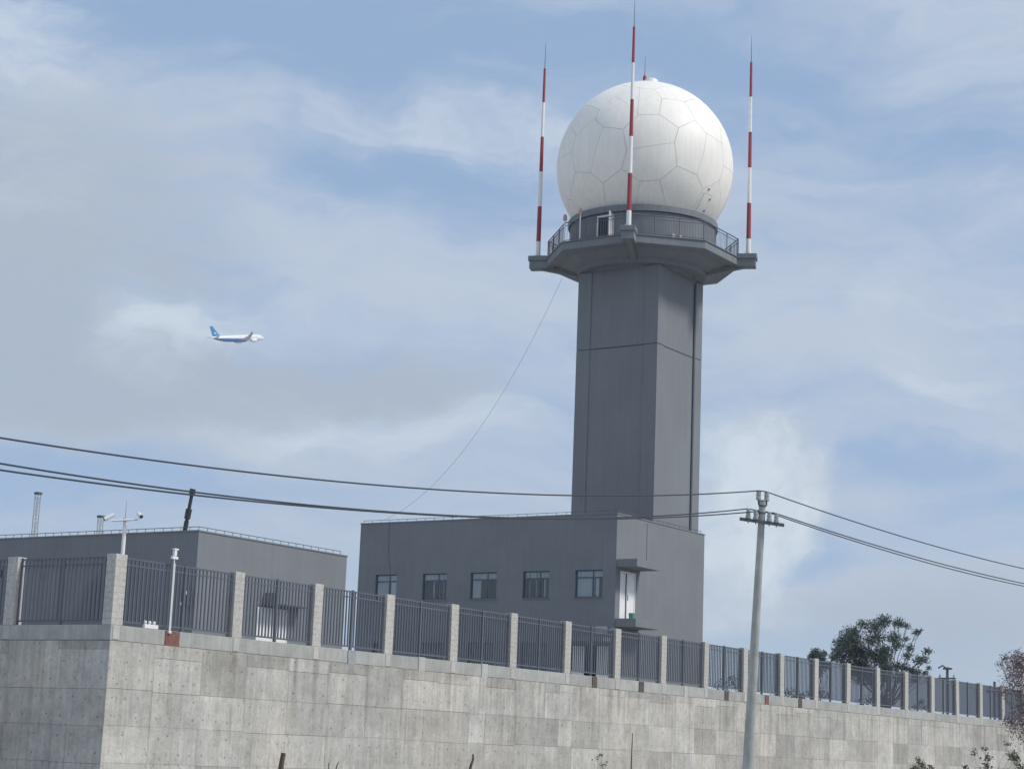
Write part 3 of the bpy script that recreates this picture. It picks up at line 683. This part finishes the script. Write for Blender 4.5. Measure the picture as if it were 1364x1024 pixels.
# ------------------------------------------------------------------ radome
def radome():
    C = Vector((90.42, 51.70, 32.72)); R = 4.98
    t = thing('radome', (C.x, C.y, 29.5), 'large white spherical radome with irregular polygon panels on top of the tower', 'radome')
    seeds = [(-0.921,-0.116,0.372),(-0.98,0.198,-0.008),(-0.982,-0.119,-0.145),(-0.741,-0.442,0.506),(-0.834,-0.538,0.122),(-0.815,-0.537,-0.216),(-0.444,-0.589,0.675),
             (-0.586,-0.714,0.382),(-0.523,-0.852,-0.005),(-0.23,-0.969,-0.095),(-0.232,-0.877,0.42),(-0.456,-0.77,-0.446),(-0.688,-0.507,-0.52),(-0.853,-0.204,-0.48),
             (-0.854,0.267,-0.447),(-0.824,0.535,-0.19),(-0.854,0.51,0.105),(-0.889,0.275,0.367),(-0.768,-0.221,0.601),(0.147,-0.984,0.104),(0.146,-0.958,-0.246),
             (-0.056,-0.894,-0.444),(-0.448,-0.302,0.842),(-0.774,0.063,0.63)]
    S_ = [Vector(s).normalized() for s in seeds]
    cand = [Vector((-s.x, -s.y, s.z)) for s in S_]
    # seam junctions as seen on the front of the dome: direction, the three panels that meet there
    joints = {frozenset(k): Vector(v).normalized() for v, k in [((-0.778,-0.041,0.627),(0,18,23)),((-0.936,0.109,0.334),(0,1,17)),((-0.977,-0.029,0.209),(0,1,2)),((-0.953,-0.258,0.156),(0,2,4)),((-0.946,-0.311,-0.087),(2,4,5)),((-0.929,-0.241,-0.281),(2,5,13)),((-0.912,-0.003,-0.409),(2,13,14)),((-0.95,0.13,-0.284),(1,2,14)),((-0.903,0.364,-0.228),(1,14,15)),((-0.912,0.411,0.013),(1,15,16)),((-0.916,0.355,0.186),(1,16,17)),((-0.861,-0.391,0.325),(0,3,4)),((-0.855,-0.382,0.351),(0,3,18)),((-0.737,-0.584,0.341),(3,4,7)),((-0.618,-0.546,0.566),(3,6,7)),((-0.569,-0.415,0.71),(3,6,22)),((-0.627,-0.272,0.73),(3,18,22)),((-0.618,-0.761,0.199),(4,7,8)),((-0.669,-0.744,0.014),(4,5,8)),((-0.615,-0.753,-0.234),(5,8,11)),((-0.702,-0.593,-0.393),(5,11,12)),((-0.813,-0.41,-0.414),(5,12,13)),((-0.41,-0.85,0.332),(7,8,10)),((-0.403,-0.718,0.568),(6,7,10)),((-0.297,-0.932,0.209),(8,9,10)),((-0.388,-0.877,-0.285),(8,9,11)),((-0.25,-0.88,-0.405),(9,11,21)),((-0.025,-0.964,-0.264),(9,20,21)),((-0.038,-0.987,0.156),(9,10,19)),((0.002,-0.996,-0.093),(9,19,20))]}
    rr = random.Random(3)
    for _ in range(4000):
        v = Vector((rr.gauss(0,1), rr.gauss(0,1), rr.gauss(0,1)))
        if v.length > .1: cand.append(v.normalized())
    for v in cand:
        if all(v.angle(s) > .46 for s in S_): S_.append(v)
    for s in S_:
        if s.z < -.80: continue
        # gnomonic cell: clip a square in the tangent plane by the bisectors
        a = s.orthogonal().normalized(); b = s.cross(a)
        poly = [(-1.2,-1.2),(1.2,-1.2),(1.2,1.2),(-1.2,1.2)]
        for q in S_:
            if q is s or s.angle(q) > 1.6: continue
            nrm = s-q; A, B, Cc = nrm.dot(a), nrm.dot(b), nrm.dot(s)      # keep A u + B v + C >= 0
            out = []
            for i in range(len(poly)):
                p, w = poly[i], poly[(i+1) % len(poly)]
                dp, dw = A*p[0]+B*p[1]+Cc, A*w[0]+B*w[1]+Cc
                if dp >= 0: out.append(p)
                if (dp >= 0) != (dw >= 0):
                    k = dp/(dp-dw); out.append((p[0]+(w[0]-p[0])*k, p[1]+(w[1]-p[1])*k))
            poly = out
            if len(poly) < 3: break
        if len(poly) < 3: continue
        dirs = []
        for u, v in poly:
            d = (s+a*u+b*v).normalized()
            near = sorted(range(len(S_)), key=lambda q: -d.dot(S_[q]))[:3]
            dirs.append(joints.get(frozenset(near), d))
        cen = (sum(dirs, Vector()).normalized()*.6+s*.4).normalized()
        gap = .0028
        dirs = [(d+(cen-d).normalized()*gap).normalized() for d in dirs]
        # drop slivers
        dd = [dirs[i] for i in range(len(dirs)) if (dirs[i]-dirs[i-1]).length > .012]
        if len(dd) < 3: continue
        mb = MB(); key = {}; n = 5
        def V(d):
            k = (round(d.x, 5), round(d.y, 5), round(d.z, 5))
            if k not in key: key[k] = len(mb.v); mb.v.append(tuple(C+d*R))
            return key[k]
        rim = []
        for i in range(len(dd)):
            p, q = dd[i], dd[(i+1) % len(dd)]
            g = {}
            for r in range(n+1):
                for c in range(r+1):
                    e = p.lerp(q, c/r) if r else p
                    g[r, c] = V((cen*(1-r/n)+e*(r/n)).normalized() if r else cen)
            for r in range(n):
                for c in range(r+1):
                    mb.f.append((g[r,c], g[r+1,c], g[r+1,c+1]))
                    if c < r: mb.f.append((g[r,c], g[r+1,c+1], g[r,c+1]))
            rim += [(p.lerp(q, c/n)).normalized() for c in range(n)]
        k = len(mb.v)
        for d in rim: mb.v.append(tuple(C+d*R)); mb.v.append(tuple(C+d*(R-.035)))
        for i in range(len(rim)):
            j = (i+1) % len(rim); mb.f.append((k+2*i, k+2*j, k+2*j+1, k+2*i+1))
        mb.build('radome_panel', M_RADOME, t, smooth=True, fix=True)
    mb = MB(); nu, nv = 48, 24; vs = []; fs = []
    for i in range(nv+1):
        th = math.pi*i/nv
        for j in range(nu):
            ph = 2*math.pi*j/nu; vs.append(C+Vector((math.sin(th)*math.cos(ph), math.sin(th)*math.sin(ph), math.cos(th)))*(R-.022))
    for i in range(nv):
        for j in range(nu): fs.append((i*nu+j, i*nu+(j+1) % nu, (i+1)*nu+(j+1) % nu, (i+1)*nu+j))
    mb.add(vs, fs).build('seam_shell', M_RADJ, t, smooth=True, fix=False)
    # access hatch low on the right
    h = Vector((-.128, -.836, -.534)).normalized(); e = Vector((0,0,1)).cross(h).normalized(); f = h.cross(e)
    def patch(u0, u1, v0, v1, rr_, mat, nm, par):
        mb = MB(); vs = []; n = 6
        for i in range(n+1):
            for j in range(n+1):
                d = (h+e*(u0+(u1-u0)*i/n)+f*(v0+(v1-v0)*j/n)).normalized(); vs.append(C+d*rr_)
        mb.add(vs, [(i*(n+1)+j, (i+1)*(n+1)+j, (i+1)*(n+1)+j+1, i*(n+1)+j+1) for i in range(n) for j in range(n)])
        return mb.build(nm, mat, par, smooth=True, fix=False)
    patch(-.075, .075, -.13, .11, R+.006, M_RADJ, 'hatch_seam', t)
    hp = patch(-.068, .068, -.123, .103, R+.012, M_RADOME, 'hatch', t)
    for u, v in ((.055,-.08),(.055,.06),(-.02,.16)):
        d = (h+e*u+f*v).normalized(); MB().tube([C+d*(R+.0), C+d*(R+.04)], .06, 8).build('hatch_latch', M_STEEL, t)
    # cap and aviation light on the crown
    MB().tube([(C.x+.2, C.y-.15, C.z+R-.05), (C.x+.2, C.y-.15, C.z+R+.38), (C.x+.2, C.y-.15, C.z+R+.43)], [.46, .38, .30], 24).build('crown_cap', M_WHITE, t, smooth=True)
    x, y = C.x-.05, C.y+.13; z = C.z+R+.36
    MB().tube([(x,y,z), (x,y,z+.18), (x,y,z+.30)], [.10, .11, .05], 10).build('crown_light', M_RED, t, smooth=True)
    MB().tube([(x,y,z+.28), (x,y,z+1.45)], [.02, .008], 6).build('lightning_rod', M_STEEL, t)
radome()

# ------------------------------------------------------------------ cables and utility pole
def hang(A, B, sag, n=40):
    A, B = Vector(A), Vector(B); out = []
    for i in range(n+1):
        k = i/n; p = A.lerp(B, k); p.z -= 4*k*(1-k)*sag; out.append(p)
    return out
g = MB().tube(hang((87.2, 54.95, 26.0), (83.75, 63.85, 12.42), 2.3, 30), .008, 5).build('guy_rope', M_GUY, smooth=True)
tag(g, 'thin steel rope slanting from under the tower platform to the annex roof', 'rope')
PT, PBASE = Vector((48.60, 23.69, 7.30)), Vector((49.95, 24.77, -1.6))
def utility_pole():
    t = thing('utility_pole', PBASE, 'leaning round concrete utility pole with a crossarm in front of the wall', 'utility pole')
    MB().tube([PBASE+(PT-PBASE)*k for k in (0, .25, .5, .75, 1)], [.165, .146, .128, .110, .092], 20).build('shaft', M_POLE, t, smooth=True)
    a, b = Vector((48.33, 24.28, 6.77)), Vector((49.05, 23.25, 6.64)); u = (b-a).normalized(); w = Vector((-u.y, u.x, 0)); off = -w*.11 if (-w).dot(Vector((-.8,-.5,0))) > 0 else w*.11
    a, b = a+off, b+off
    def arm(z0, z1, hw):
        return MB().add([a+w*s*hw+Vector((0,0,z)) for z in (z0, z1) for s in (-1, 1)]+[b+w*s*hw+Vector((0,0,z)) for z in (z0, z1) for s in (-1, 1)],
                        [(0,1,3,2),(4,6,7,5),(0,4,5,1),(2,3,7,6),(0,2,6,4),(1,5,7,3)])
    arm(-.045, .045, .035).build('crossarm', M_IRON, t)
    for k in (.19, .36, .665, .825):
        p = a.lerp(b, k); o = MB().tube([p+Vector((0,0,z)) for z in (.04, .05, .12, .13, .22, .235, .30, .32)], [.05, .075, .078, .055, .068, .05, .058, .03], 12).build('insulator', M_PORC, t, smooth=True)
        MB().tube([p+Vector((0,0,-.09)), p+Vector((0,0,.05))], .014, 6).build('pin', M_IRON, o)
    top = PT
    for s in (-1, 1):
        base = top+u*s*.115
        MB().tube([top+Vector((0,0,-.16))+u*s*.06, base+Vector((0,0,-.10)), base+Vector((0,0,.03))], .022, 6).build('top_bracket', M_IRON, t)
        MB().tube([base+Vector((0,0,z)) for z in (.0, .02, .09, .10, .18, .19, .25, .27)], [.04, .07, .075, .058, .078, .06, .07, .03], 12).build('insulator', M_PORC, t, smooth=True)
    for z in (-.12, -.32):
        p = top+(PBASE-top).normalized()*(-z); MB().tube([p, p+Vector((0,0,-.05))], .105, 18).build('pole_band', M_IRON, t)
    MB().tube([top+Vector((0,0,-.0)), top+Vector((0,0,.02))], .095, 16).build('pole_cap', M_POLE, t)
utility_pole()
def cable(A, P, Q, E, s1, s2, r, label):
    pts = hang(A, P, s1)+hang(Q, E, s2)
    return tag(MB().tube(pts, r, 6).build('power_cable', M_CABLE, smooth=True), label, 'cable', 'overhead cables on the utility pole')
cable((18.79,25.21,4.90), (48.49,23.76,7.58), (48.62,23.58,7.56), (103.6,20.1,9.8), .60, 1.2, .017, 'highest overhead cable, carried by the top of the utility pole')
cable((18.86,25.24,4.53), (48.41,24.07,7.07), (48.88,23.39,6.97), (103.9,21.9,9.2), .70, 1.0, .017, 'middle overhead cable, carried by the outer insulators of the crossarm')
cable((18.89,25.25,4.37), (48.54,23.89,7.00), (48.76,23.57,6.99), (103.8,24.1,9.2), .60, .9, .017, 'lowest overhead cable, carried by the inner insulators of the crossarm')

# ------------------------------------------------------------------ posts, cameras and masts behind the fence
def camera_mast():
    x, y = 46.86, 46.74
    t = thing('camera_mast', (x, y, YARD), 'white mast with two security cameras above the corner pillar', 'camera mast')
    MB().tube([(x,y,YARD), (x,y,7.28)], [.085, .065], 12).build('mast', M_WHITE, t, smooth=True)
    MB().tube([(46.52,47.03,7.28), (47.02,46.30,7.36)], .035, 8).build('arm', M_WHITE, t)
    MB().tube([(x,y,7.28), (x,y,7.42)], [.09, .05], 10).build('mast_cap', M_STUB, t)
    MB().tube([(x,y,7.4), (x,y,8.0)], [.010, .005], 5).build('lightning_rod', M_STEEL, t)
    for (cx, cy, cz), d in (((46.45,47.12,7.40), Vector((-.45,.35,-.35))), ((47.04,46.24,7.50), Vector((-.3,-.55,-.22)))):
        p = Vector((cx, cy, cz)); d.normalize()
        q = MB().tube([p-d*.20, p+d*.16], .07, 10).build('security_camera', M_WHITE, t)
        MB().tube([p+d*.161, p+d*.18], .06, 10).build('lens', M_DARK, q)
        MB().tube([p, p-Vector((0,0,.12))], .03, 6).build('bracket', M_WHITE, q)
camera_mast()
def sensor_post():
    x, y = 46.07, WY-.06
    t = thing('sensor_post', (x, y, COPE_T), 'slim white post with small box on top, standing before the fence near the corner pillar', 'post')
    MB().tube([(x,y,COPE_T-.06), (x,y,5.95)], .022, 10).build('post', M_WHITE, t, smooth=True)
    MB().tube([(x+.07,y+.02,COPE_T+.03), (x+.07,y+.02,5.72)], .016, 6).build('conduit', M_WHITE, t)
    MB().box(x-.13, y-.05, 5.85, x+.13, y+.05, 5.94).build('cross_plate', M_WHITE, t, bevel=.01)
    MB().box(x-.05, y-.05, 5.95, x+.06, y+.05, 6.15).build('sensor_box', M_WHITE, t, bevel=.015)
    MB().box(x-.08, y-.06, 6.151, x+.12, y+.06, 6.20).build('sensor_hood', M_WHITE, t, bevel=.01)
    MB().box(x-.05, y-.05, COPE_T-.09, x+.05, y+.05, COPE_T-.0).build('foot', M_WHITE, t)
sensor_post()
t = thing('junction_box', (45.35, WY+.06, COPE_T), 'white box with three round knobs on the coping near the corner pillar', 'box')
MB().box(45.0, WY+.0, COPE_T+.002, 45.62, WY+.11, COPE_T+.13).build('box', M_WHITE, t, bevel=.01)
for k in range(3):
    x = 45.06+.2*k; MB().tube([(x, WY+.05, COPE_T+.13), (x, WY+.05, COPE_T+.17), (x, WY+.05, COPE_T+.22), (x, WY+.05, COPE_T+.245)], [.03, .055, .05, .02], 10).build('knob', M_WHITE, t, smooth=True)
def lattice_mast(x, y, z1, w, lean, label):
    t = thing('lattice_mast', (x, y, YARD), label, 'mast', 'lattice masts far behind the left building')
    lv = [Vector((x+lean[0]*(1-k/16)*12, y+lean[1]*(1-k/16)*12, YARD+(z1-YARD)*k/16)) for k in range(17)]
    cs = [(-1,-1),(1,-1),(1,1),(-1,1)]
    for c in cs: MB().tube([lv[0]+Vector((c[0]*w, c[1]*w, 0)), lv[-1]+Vector((c[0]*w, c[1]*w, 0))], .032, 5).build('leg', M_LATT, t)
    mb = MB()
    for k in range(16):
        for i in range(4):
            a, b = cs[i], cs[(i+1) % 4]
            if k % 2: a, b = b, a
            mb.tube([lv[k]+Vector((a[0]*w, a[1]*w, 0)), lv[k+1]+Vector((b[0]*w, b[1]*w, 0))], .018, 4)
            mb.tube([lv[k]+Vector((a[0]*w, a[1]*w, 0)), lv[k]+Vector((b[0]*w, b[1]*w, 0))], .016, 4)
    mb.build('bracing', M_LATT, t)
    p = lv[-1]; MB().box(p.x-w*1.5, p.y-w*1.5, p.z, p.x+w*1.5, p.y+w*1.5, p.z+.18).build('head_plate', M_IRON, t)
lattice_mast(103.84, 113.22, 18.6, .15, (.03, .05), 'taller lattice mast far behind the left building, leftmost on the roofline')
lattice_mast(106.86, 109.24, 17.0, .15, (.01, .02), 'shorter lattice mast far behind the left building, left of the camera mast')
def boom():
    t = thing('slanting_pole', (96.1, 91.9, YARD), 'dark slanting pole with a thick head rising behind the roof of the left building', 'pole')
    a, b = Vector((96.1, 91.95, YARD)), Vector((95.69, 89.32, 16.9)); d = (b-a).normalized()
    MB().tube([a, a.lerp(b, .84)], .16, 8).build('lower_section', M_CABLE, t)
    MB().tube([a.lerp(b, .80), a.lerp(b, .98)], .12, 8).build('upper_section', M_CABLE, t)
    MB().tube([b-d*.45, b], .20, 8).build('pole_head', M_CABLE, t)
    p = a.lerp(b, .875); MB().tube([p-d*.35, p+d*.35], .21, 8).build('joint_collar', M_CABLE, t)
boom()
def far_pole(x, y, z0, z1, label, arms=True):
    t = thing('distant_utility_pole', (x, y, z0), label, 'utility pole')
    MB().tube([(x,y,z0), (x,y,z1)], .16, 8).build('shaft', M_IRON, t)
    MB().box(x-.25, y-1.0, z1-1.3, x-.1, y+1.0, z1-1.12).build('crossarm', M_IRON, t)
    if arms:
        MB().tube([(x,y,z1-.2), (x-.1,y+.5,z1+.2), (x-.1,y+1.0,z1-.1)], .09, 6).build('lamp_arm', M_IRON, t)
        MB().box(x-.3, y-.5, z1-.25, x+.2, y+.4, z1-.05).build('lamp_head', M_IRON, t)
    for s in (-.8, .8): MB().tube([(x-.17,y+s,z1-1.12), (x-.17,y+s,z1-.8)], .09, 6).build('insulator', M_PORC, t)
far_pole(203.6, 76.6, YARD, 11.3, 'small dark utility pole with a crossarm, far off right of the leafy tree')
far_pole(226.2, 79.2, YARD, 10.9, 'tiny far-off pole beside the maroon tree at the right edge', False)

# ------------------------------------------------------------------ trees and plants
def leaves(name, clumps, n, size, mat, parent, seed=1, flat=.8, aspect=.45):
    r = random.Random(seed); mb = MB(); tot = sum(c[1]**2.2 for c in clumps)
    for c, rad in clumps:
        c = Vector(c)
        for _ in range(max(4, int(n*rad**2.2/tot))):
            v = Vector((r.gauss(0,1), r.gauss(0,1), r.gauss(0,1)))
            v = v.normalized()*rad*(r.random()**.5)*r.uniform(.7,1.25); v.z *= flat
            p = c+v; a = Vector((r.gauss(0,1), r.gauss(0,1), r.gauss(0,.8))).normalized(); b = a.orthogonal().normalized()
            b = (b*math.cos(r.random()*6.28)+a.cross(b)*math.sin(r.random()*6.28)).normalized()
            s = size*r.uniform(.6,1.3); w = s*aspect
            mb.add([p-a*s*.5, p+b*w*.5, p+a*s*.5, p-b*w*.5], [(0,1,2,3)])
    return mb.build(name, mat, parent, fix=False)
def limb(mb, a, b, r0, r1, r, k=5, wob=.12):
    a, b = Vector(a), Vector(b); L_ = (b-a).length; pts = []
    for i in range(k+1):
        p = a.lerp(b, i/k)
        if 0 < i < k: p += Vector((r.uniform(-1,1), r.uniform(-1,1), r.uniform(-.5,.5)))*L_*wob*.5
        pts.append(p)
    mb.tube(pts, [r0+(r1-r0)*i/k for i in range(k+1)], 7)
# view-plane helper used only to lay out crowns: metres to the right / up around a base point
HR = Vector((RGT.x, RGT.y, 0)).normalized(); HF = Vector((-HR.y, HR.x, 0))
def tree(name, base, label, clumps, n, size, mat, seed, trunk_r=.28, fork=None, cat='tree', flat=.8, group=None, stems=1):
    """clumps: (right, depth, height above base, radius) in metres"""
    base = Vector(base); r = random.Random(seed); t = thing(name, base, label, cat, group)
    cl = [(base+HR*a+HF*d+Vector((0,0,h)), rad) for a, d, h, rad in clumps]
    fork = fork or min(c[0].z for c in cl)-base.z
    tb = MB(); fp = base+Vector((0,0,fork))
    limb(tb, base, fp, trunk_r, trunk_r*.62, r, 6, .05)
    ctr = sum((c[0] for c in cl), Vector())/len(cl)
    hub = [fp.lerp(Vector((ctr.x, ctr.y, fp.z+1)), .3)]
    for c, rad in cl:
        mid = fp.lerp(c, .5)+Vector((r.uniform(-.3,.3), r.uniform(-.3,.3), r.uniform(-.1,.5)))*rad
        limb(tb, fp, mid, trunk_r*.26, trunk_r*.15, r, 4); limb(tb, mid, c, trunk_r*.15, trunk_r*.06, r, 4)
        for _ in range(4):
            e = c+Vector((r.uniform(-1,1), r.uniform(-1,1), r.uniform(-.4,.8)))*rad*.75
            limb(tb, mid.lerp(c, .75), e, trunk_r*.06, trunk_r*.02, r, 3)
    tb.build('trunk', M_BARK, t, smooth=True)
    lf = leaves('crown', cl, n, size, mat, t, seed+1, flat)
    return t
k = 175/2550*1000/1000     # metres per photo pixel at the tree
def pxc(lst, cx, base_y, m, seed):
    r = random.Random(seed); return [((x-cx)*m, r.uniform(-1.6,1.6), (base_y-y)*m, rad*m) for x, y, rad in lst]
ec = [(505,130,62),(440,175,60),(378,150,34),(300,235,72),(245,285,62),(225,335,40),(350,285,76),(400,330,60),(620,130,48),(575,140,30),(655,150,28),(700,190,34),(725,180,20),(560,235,64),(455,345,74),(540,305,66),
      (610,270,42),(685,280,40),(660,225,26),(765,305,36),(720,360,48),(770,350,34),(600,395,50),(545,400,46),(785,430,28),(640,335,38),(690,420,44),(650,400,40),(480,230,50),(420,250,44),(330,200,40),(500,420,60),(400,410,60),(740,425,34),(790,400,22),(300,330,50),(350,380,60),(260,370,40),(450,450,60),(540,460,60),(620,460,50),(700,470,40),(380,470,60),(320,440,50),(770,470,30),(500,360,60)]
ec = [(1064+x/4.547, 800+y/4.547, rr_/4.547) for x, y, rr_ in ec]
tree('eucalyptus_tree', (166.9, 68.7, YARD), 'large dark green tree with clumpy crown rising behind the fence at the right', pxc([(x, y, q*(1.15 if x < 1168 else .92)) for x, y, q in ec], 1179, 975, .0684, 4), 21000, .21, M_EUC, 21, .24, 2.0)
sc = [(1064+x/4.547, 800+y/4.547, rr_/4.547) for x, y, rr_ in [(110,318,34),(85,345,26),(150,325,22),(120,350,30),(190,350,26)]]
tree('eucalyptus_tree', (172.1, 77.7, YARD), 'small dark bushy tree just left of the large clumpy tree', pxc([(x, y, q*1.2) for x, y, q in sc]+[(1086,884,8),(1098,886,9),(1090,895,9)], 1090, 974, .0720, 6), 2600, .24, M_EUC, 33, .12, 2.0)
rt = [(1352,893,17),(1372,885,22),(1340,905,12),(1362,915,22),(1385,925,30),(1360,945,20),(1385,965,30),(1372,990,24),(1350,965,10),(1332,889,7),(1338,880,8),(1400,900,30),(1410,940,34),(1347,925,10),(1395,1000,28),(1350,880,12)]
tree('maroon_leaf_tree', (61.5, 19.6, -1.6), 'tree with maroon leaves cut off by the right edge of the picture', pxc([(x, y, q*1.1) for x, y, q in rt], 1405, 1102, .0238, 8), 11000, .08, M_MAROON, 45, .09, 1.3)
sb = [(1297,1003,6),(1312,1010,8),(1303,1018,7),(1325,998,6),(1335,1012,8),(1350,1005,9),(1358,990,6),(1345,1022,10),(1318,1026,9),(1290,1024,6)]
tree('leafy_shrub', (57.4, 20.3, -1.6), 'sparse dark green shrub in the bottom right corner before the wall', pxc(sb, 1318, 1102, .0226, 9), 650, .09, M_SHRUB, 51, .03, .8, 'shrub')
cb = [(1226,1012,4),(1226,1020,7),(1221,1026,7),(1231,1028,8),(1226,1040,11)]
tree('conifer_sapling', (48.4, 18.97, -1.6), 'small dark pointed sapling at the bottom edge, right of the utility pole', pxc(cb, 1226, 1110, .0194, 10), 900, .07, M_SHRUB, 57, .025, .7, 'sapling', 1.3)
wp = [(794,1010,4),(800,1006,5),(789,1014,3),(803,1015,3),(797,1020,5)]
tree('weed_plant', (35.1, 20.8, -1.6), 'thin weedy plant at the bottom edge below the middle of the wall', pxc(wp, 796, 1114, .0156, 12), 60, .055, M_SHRUB, 61, .016, .9, 'plant')
def stick(pts, r0, r1, label, name='dry_stick'):
    mb = MB(); n = len(pts); pts = [Vector(p) for p in pts]
    mb.tube(pts, [r0+(r1-r0)*i/(n-1) for i in range(n)], 8)
    return tag(mb.build(name, M_BAMB, smooth=True), label, 'stick', 'dry sticks before the wall')
def at30(b, dx, z): b = Vector(b); return b+HR*dx+Vector((0,0,z-b.z))
b1 = (23.6,19.75,-1.6); stick([at30(b1,-.05,-1.6), at30(b1,-.02,-.8), at30(b1,-.005,-.3), at30(b1,.02,-.1)], .05, .038, 'thick dark broken stick at the bottom edge left of the middle')
b2 = (24.0,19.1,-1.6); stick([at30(b2,-.03,-1.6), at30(b2,-.03,-.6), at30(b2,-.02,-.22)], .014, .007, 'thin dark twig at the bottom edge, left one of a close pair')
stick([at30(b2,.05,-1.6), at30(b2,.07,-.6), at30(b2,.10,-.28), at30(b2,.13,-.21)], .014, .007, 'thin bent dark twig at the bottom edge, right one of a close pair')
b3 = (25.2,17.26,-1.6); stick([at30(b3,-.05,-1.6), at30(b3,-.03,-.5), at30(b3,.0,-.2), at30(b3,.035,-.08), at30(b3,.03,-.0)], .032, .012, 'curved dark stick at the bottom edge below the middle windows')
b4 = (39.8,22.7,-1.6); stick([at30(b4,.0,-1.6), at30(b4,.0,.1), at30(b4,.01,.62)], .018, .010, 'upright dark rod before the wall, left of the utility pole')
# shrubs just inside the fence
for x, y, h, lab in ((89.6, 45.3, 1.25, 'low dark shrub inside the fence left of the utility pole'), (96.6, 45.4, .8, 'low shrub inside the fence right of the utility pole'),
                     (100.6, 45.6, 1.5, 'dark shrub inside the fence below the small bushy tree'), (109.0, 45.6, 1.5, 'dark shrub inside the fence below the left side of the large tree'), (117.0, 45.8, 1.2, 'dark shrub inside the fence below the right side of the large tree')):
    tree('fence_shrub', (x, y, YARD), lab, [(-.35,0,h*.45,.4), (.3,.1,h*.5,.45), (0,0,h*.8,.32), (.75,.2,h*.4,.35), (-.8,0,h*.35,.3)], 420, .13, M_SHRUB, int(x), .03, .15, 'shrub', .9, 'shrubs inside the fence')

# ------------------------------------------------------------------ airliner
def airliner():
    t = thing('airliner', (1246.0, 1122.0, 352.6), 'white and blue jet airliner climbing in the sky at the left', 'aircraft')
    psi = math.radians(50)
    hd = HR*math.cos(psi)+HF*math.sin(psi)
    t.rotation_mode = 'XYZ'; t.rotation_euler = (math.radians(2), math.radians(-12.5), math.atan2(hd.y, hd.x))
    st = [(31.4,.05,-.9),(30.8,.75,-.85),(29.5,1.45,-.65),(27.5,2.15,-.35),(25,2.65,-.12),(21,2.95,0),(10,2.97,0),(-8,2.97,0),(-15,2.75,.15),(-21,2.2,.6),(-26,1.5,1.1),(-30,.8,1.5),(-31.5,.3,1.7)]
    MB().tube([(x,0,z) for x, r, z in st], [r for x, r, z in st], 28).build('fuselage', M_AIR, t, smooth=True, local=True)
    MB().tube([(11,0,-1.9),(8,0,-2.0),(-4,0,-2.0),(-9,0,-1.8)], [.3,1.6,1.6,.3], 16).build('belly_fairing', M_ABLUE, t, smooth=True, local=True)
    def foil(secs, nm, mat, vertical=False):
        """secs: (lead_x, chord, span, height, thickness)"""
        mb = MB(); prof = [(0,0),(.08,.42),(.3,.5),(.65,.3),(1,0),(.65,-.22),(.3,-.4),(.08,-.36)]; vs = []
        for lx, c, sp, h, th in secs:
            for a, b in prof:
                vs.append((lx-a*c, b*th if vertical else sp, h if vertical else h+b*th))
        n = len(prof); fs = [tuple(range(n)), tuple(range(len(vs)-n, len(vs)))[::-1]]
        for i in range(len(secs)-1):
            for j in range(n): fs.append((i*n+j, i*n+(j+1) % n, (i+1)*n+(j+1) % n, (i+1)*n+j))
        return mb.add(vs, fs).build(nm, mat, t, smooth=True, local=True)
    for s in (-1, 1):
        foil([(10.5,13.0,s*1.5,-1.7,1.5),(6.0,8.4,s*9,-1.0,1.0),(-1.5,4.6,s*20,1.0,.5),(-6.5,2.6,s*27,2.9,.28),(-10.5,.8,s*30.2,4.1,.1)], 'wing', M_AWING)
        foil([(-23.5,6.0,s*.8,1.3,.5),(-29.5,2.2,s*9.8,2.0,.2)], 'tailplane', M_AWING)
        e = MB().tube([(12.6,s*9.8,-2.7),(12.5,s*9.8,-2.7),(11,s*9.8,-2.7),(8.5,s*9.8,-2.65),(6.6,s*9.8,-2.6)], [1.5,1.66,1.82,1.72,1.15], 20).build('engine', M_WHITE, t, smooth=True, local=True)
        MB().tube([(12.62,s*9.8,-2.7),(12.66,s*9.8,-2.7)], 1.42, 20).build('fan', M_DARK, e, local=True)
        MB().tube([(6.58,s*9.8,-2.6),(4.9,s*9.8,-2.55)], [.8,.25], 14).build('exhaust_cone', M_AWING, e, smooth=True, local=True)
        MB().box(4.5, s*9.8-.2, -1.6, 9.5, s*9.8+.2, -.8).build('pylon', M_AWING, t, local=True)
    foil([(-19.5,9.5,0,2.0,.55),(-21.5,8.2,0,3.4,.5),(-28.9,3.3,0,11.6,.22)], 'tail_fin', M_ABLUE, True)
    for s in (-1, 1):   # pale emblem on the fin
        y = s*.235
        MB().add([(-24.6,y,4.6),(-26.2,y,5.9),(-28.6,y,6.6),(-27.0,y,5.5),(-27.6,y,4.7)], [(0,1,2,3,4)]).build('fin_emblem', M_WHITE, t, local=True, fix=False)
    MB().box(28.2,-1.35,.55,28.9,1.35,1.0).build('cockpit_window', M_DARK, t, local=True)
airliner()

# ------------------------------------------------------------------ thin haze in the air
hz = MB().box(-2600, -2600, -2.7, 2600, 2600, 420).build('haze', M_WHITE)
hm = bpy.data.materials.new('haze_air'); hm.use_nodes = True; hn = hm.node_tree; hn.nodes.clear()
ho = hn.nodes.new('ShaderNodeOutputMaterial'); hv = hn.nodes.new('ShaderNodeVolumePrincipled')
hv.inputs['Color'].default_value = (.88, .92, 1.0, 1); hv.inputs['Density'].default_value = .00011; hv.inputs['Anisotropy'].default_value = .2
hn.links.new(hv.outputs[0], ho.inputs['Volume']); hz.data.materials.clear(); hz.data.materials.append(hm); hz['kind'] = 'stuff'; hz['label'] = 'thin pale haze in the air'
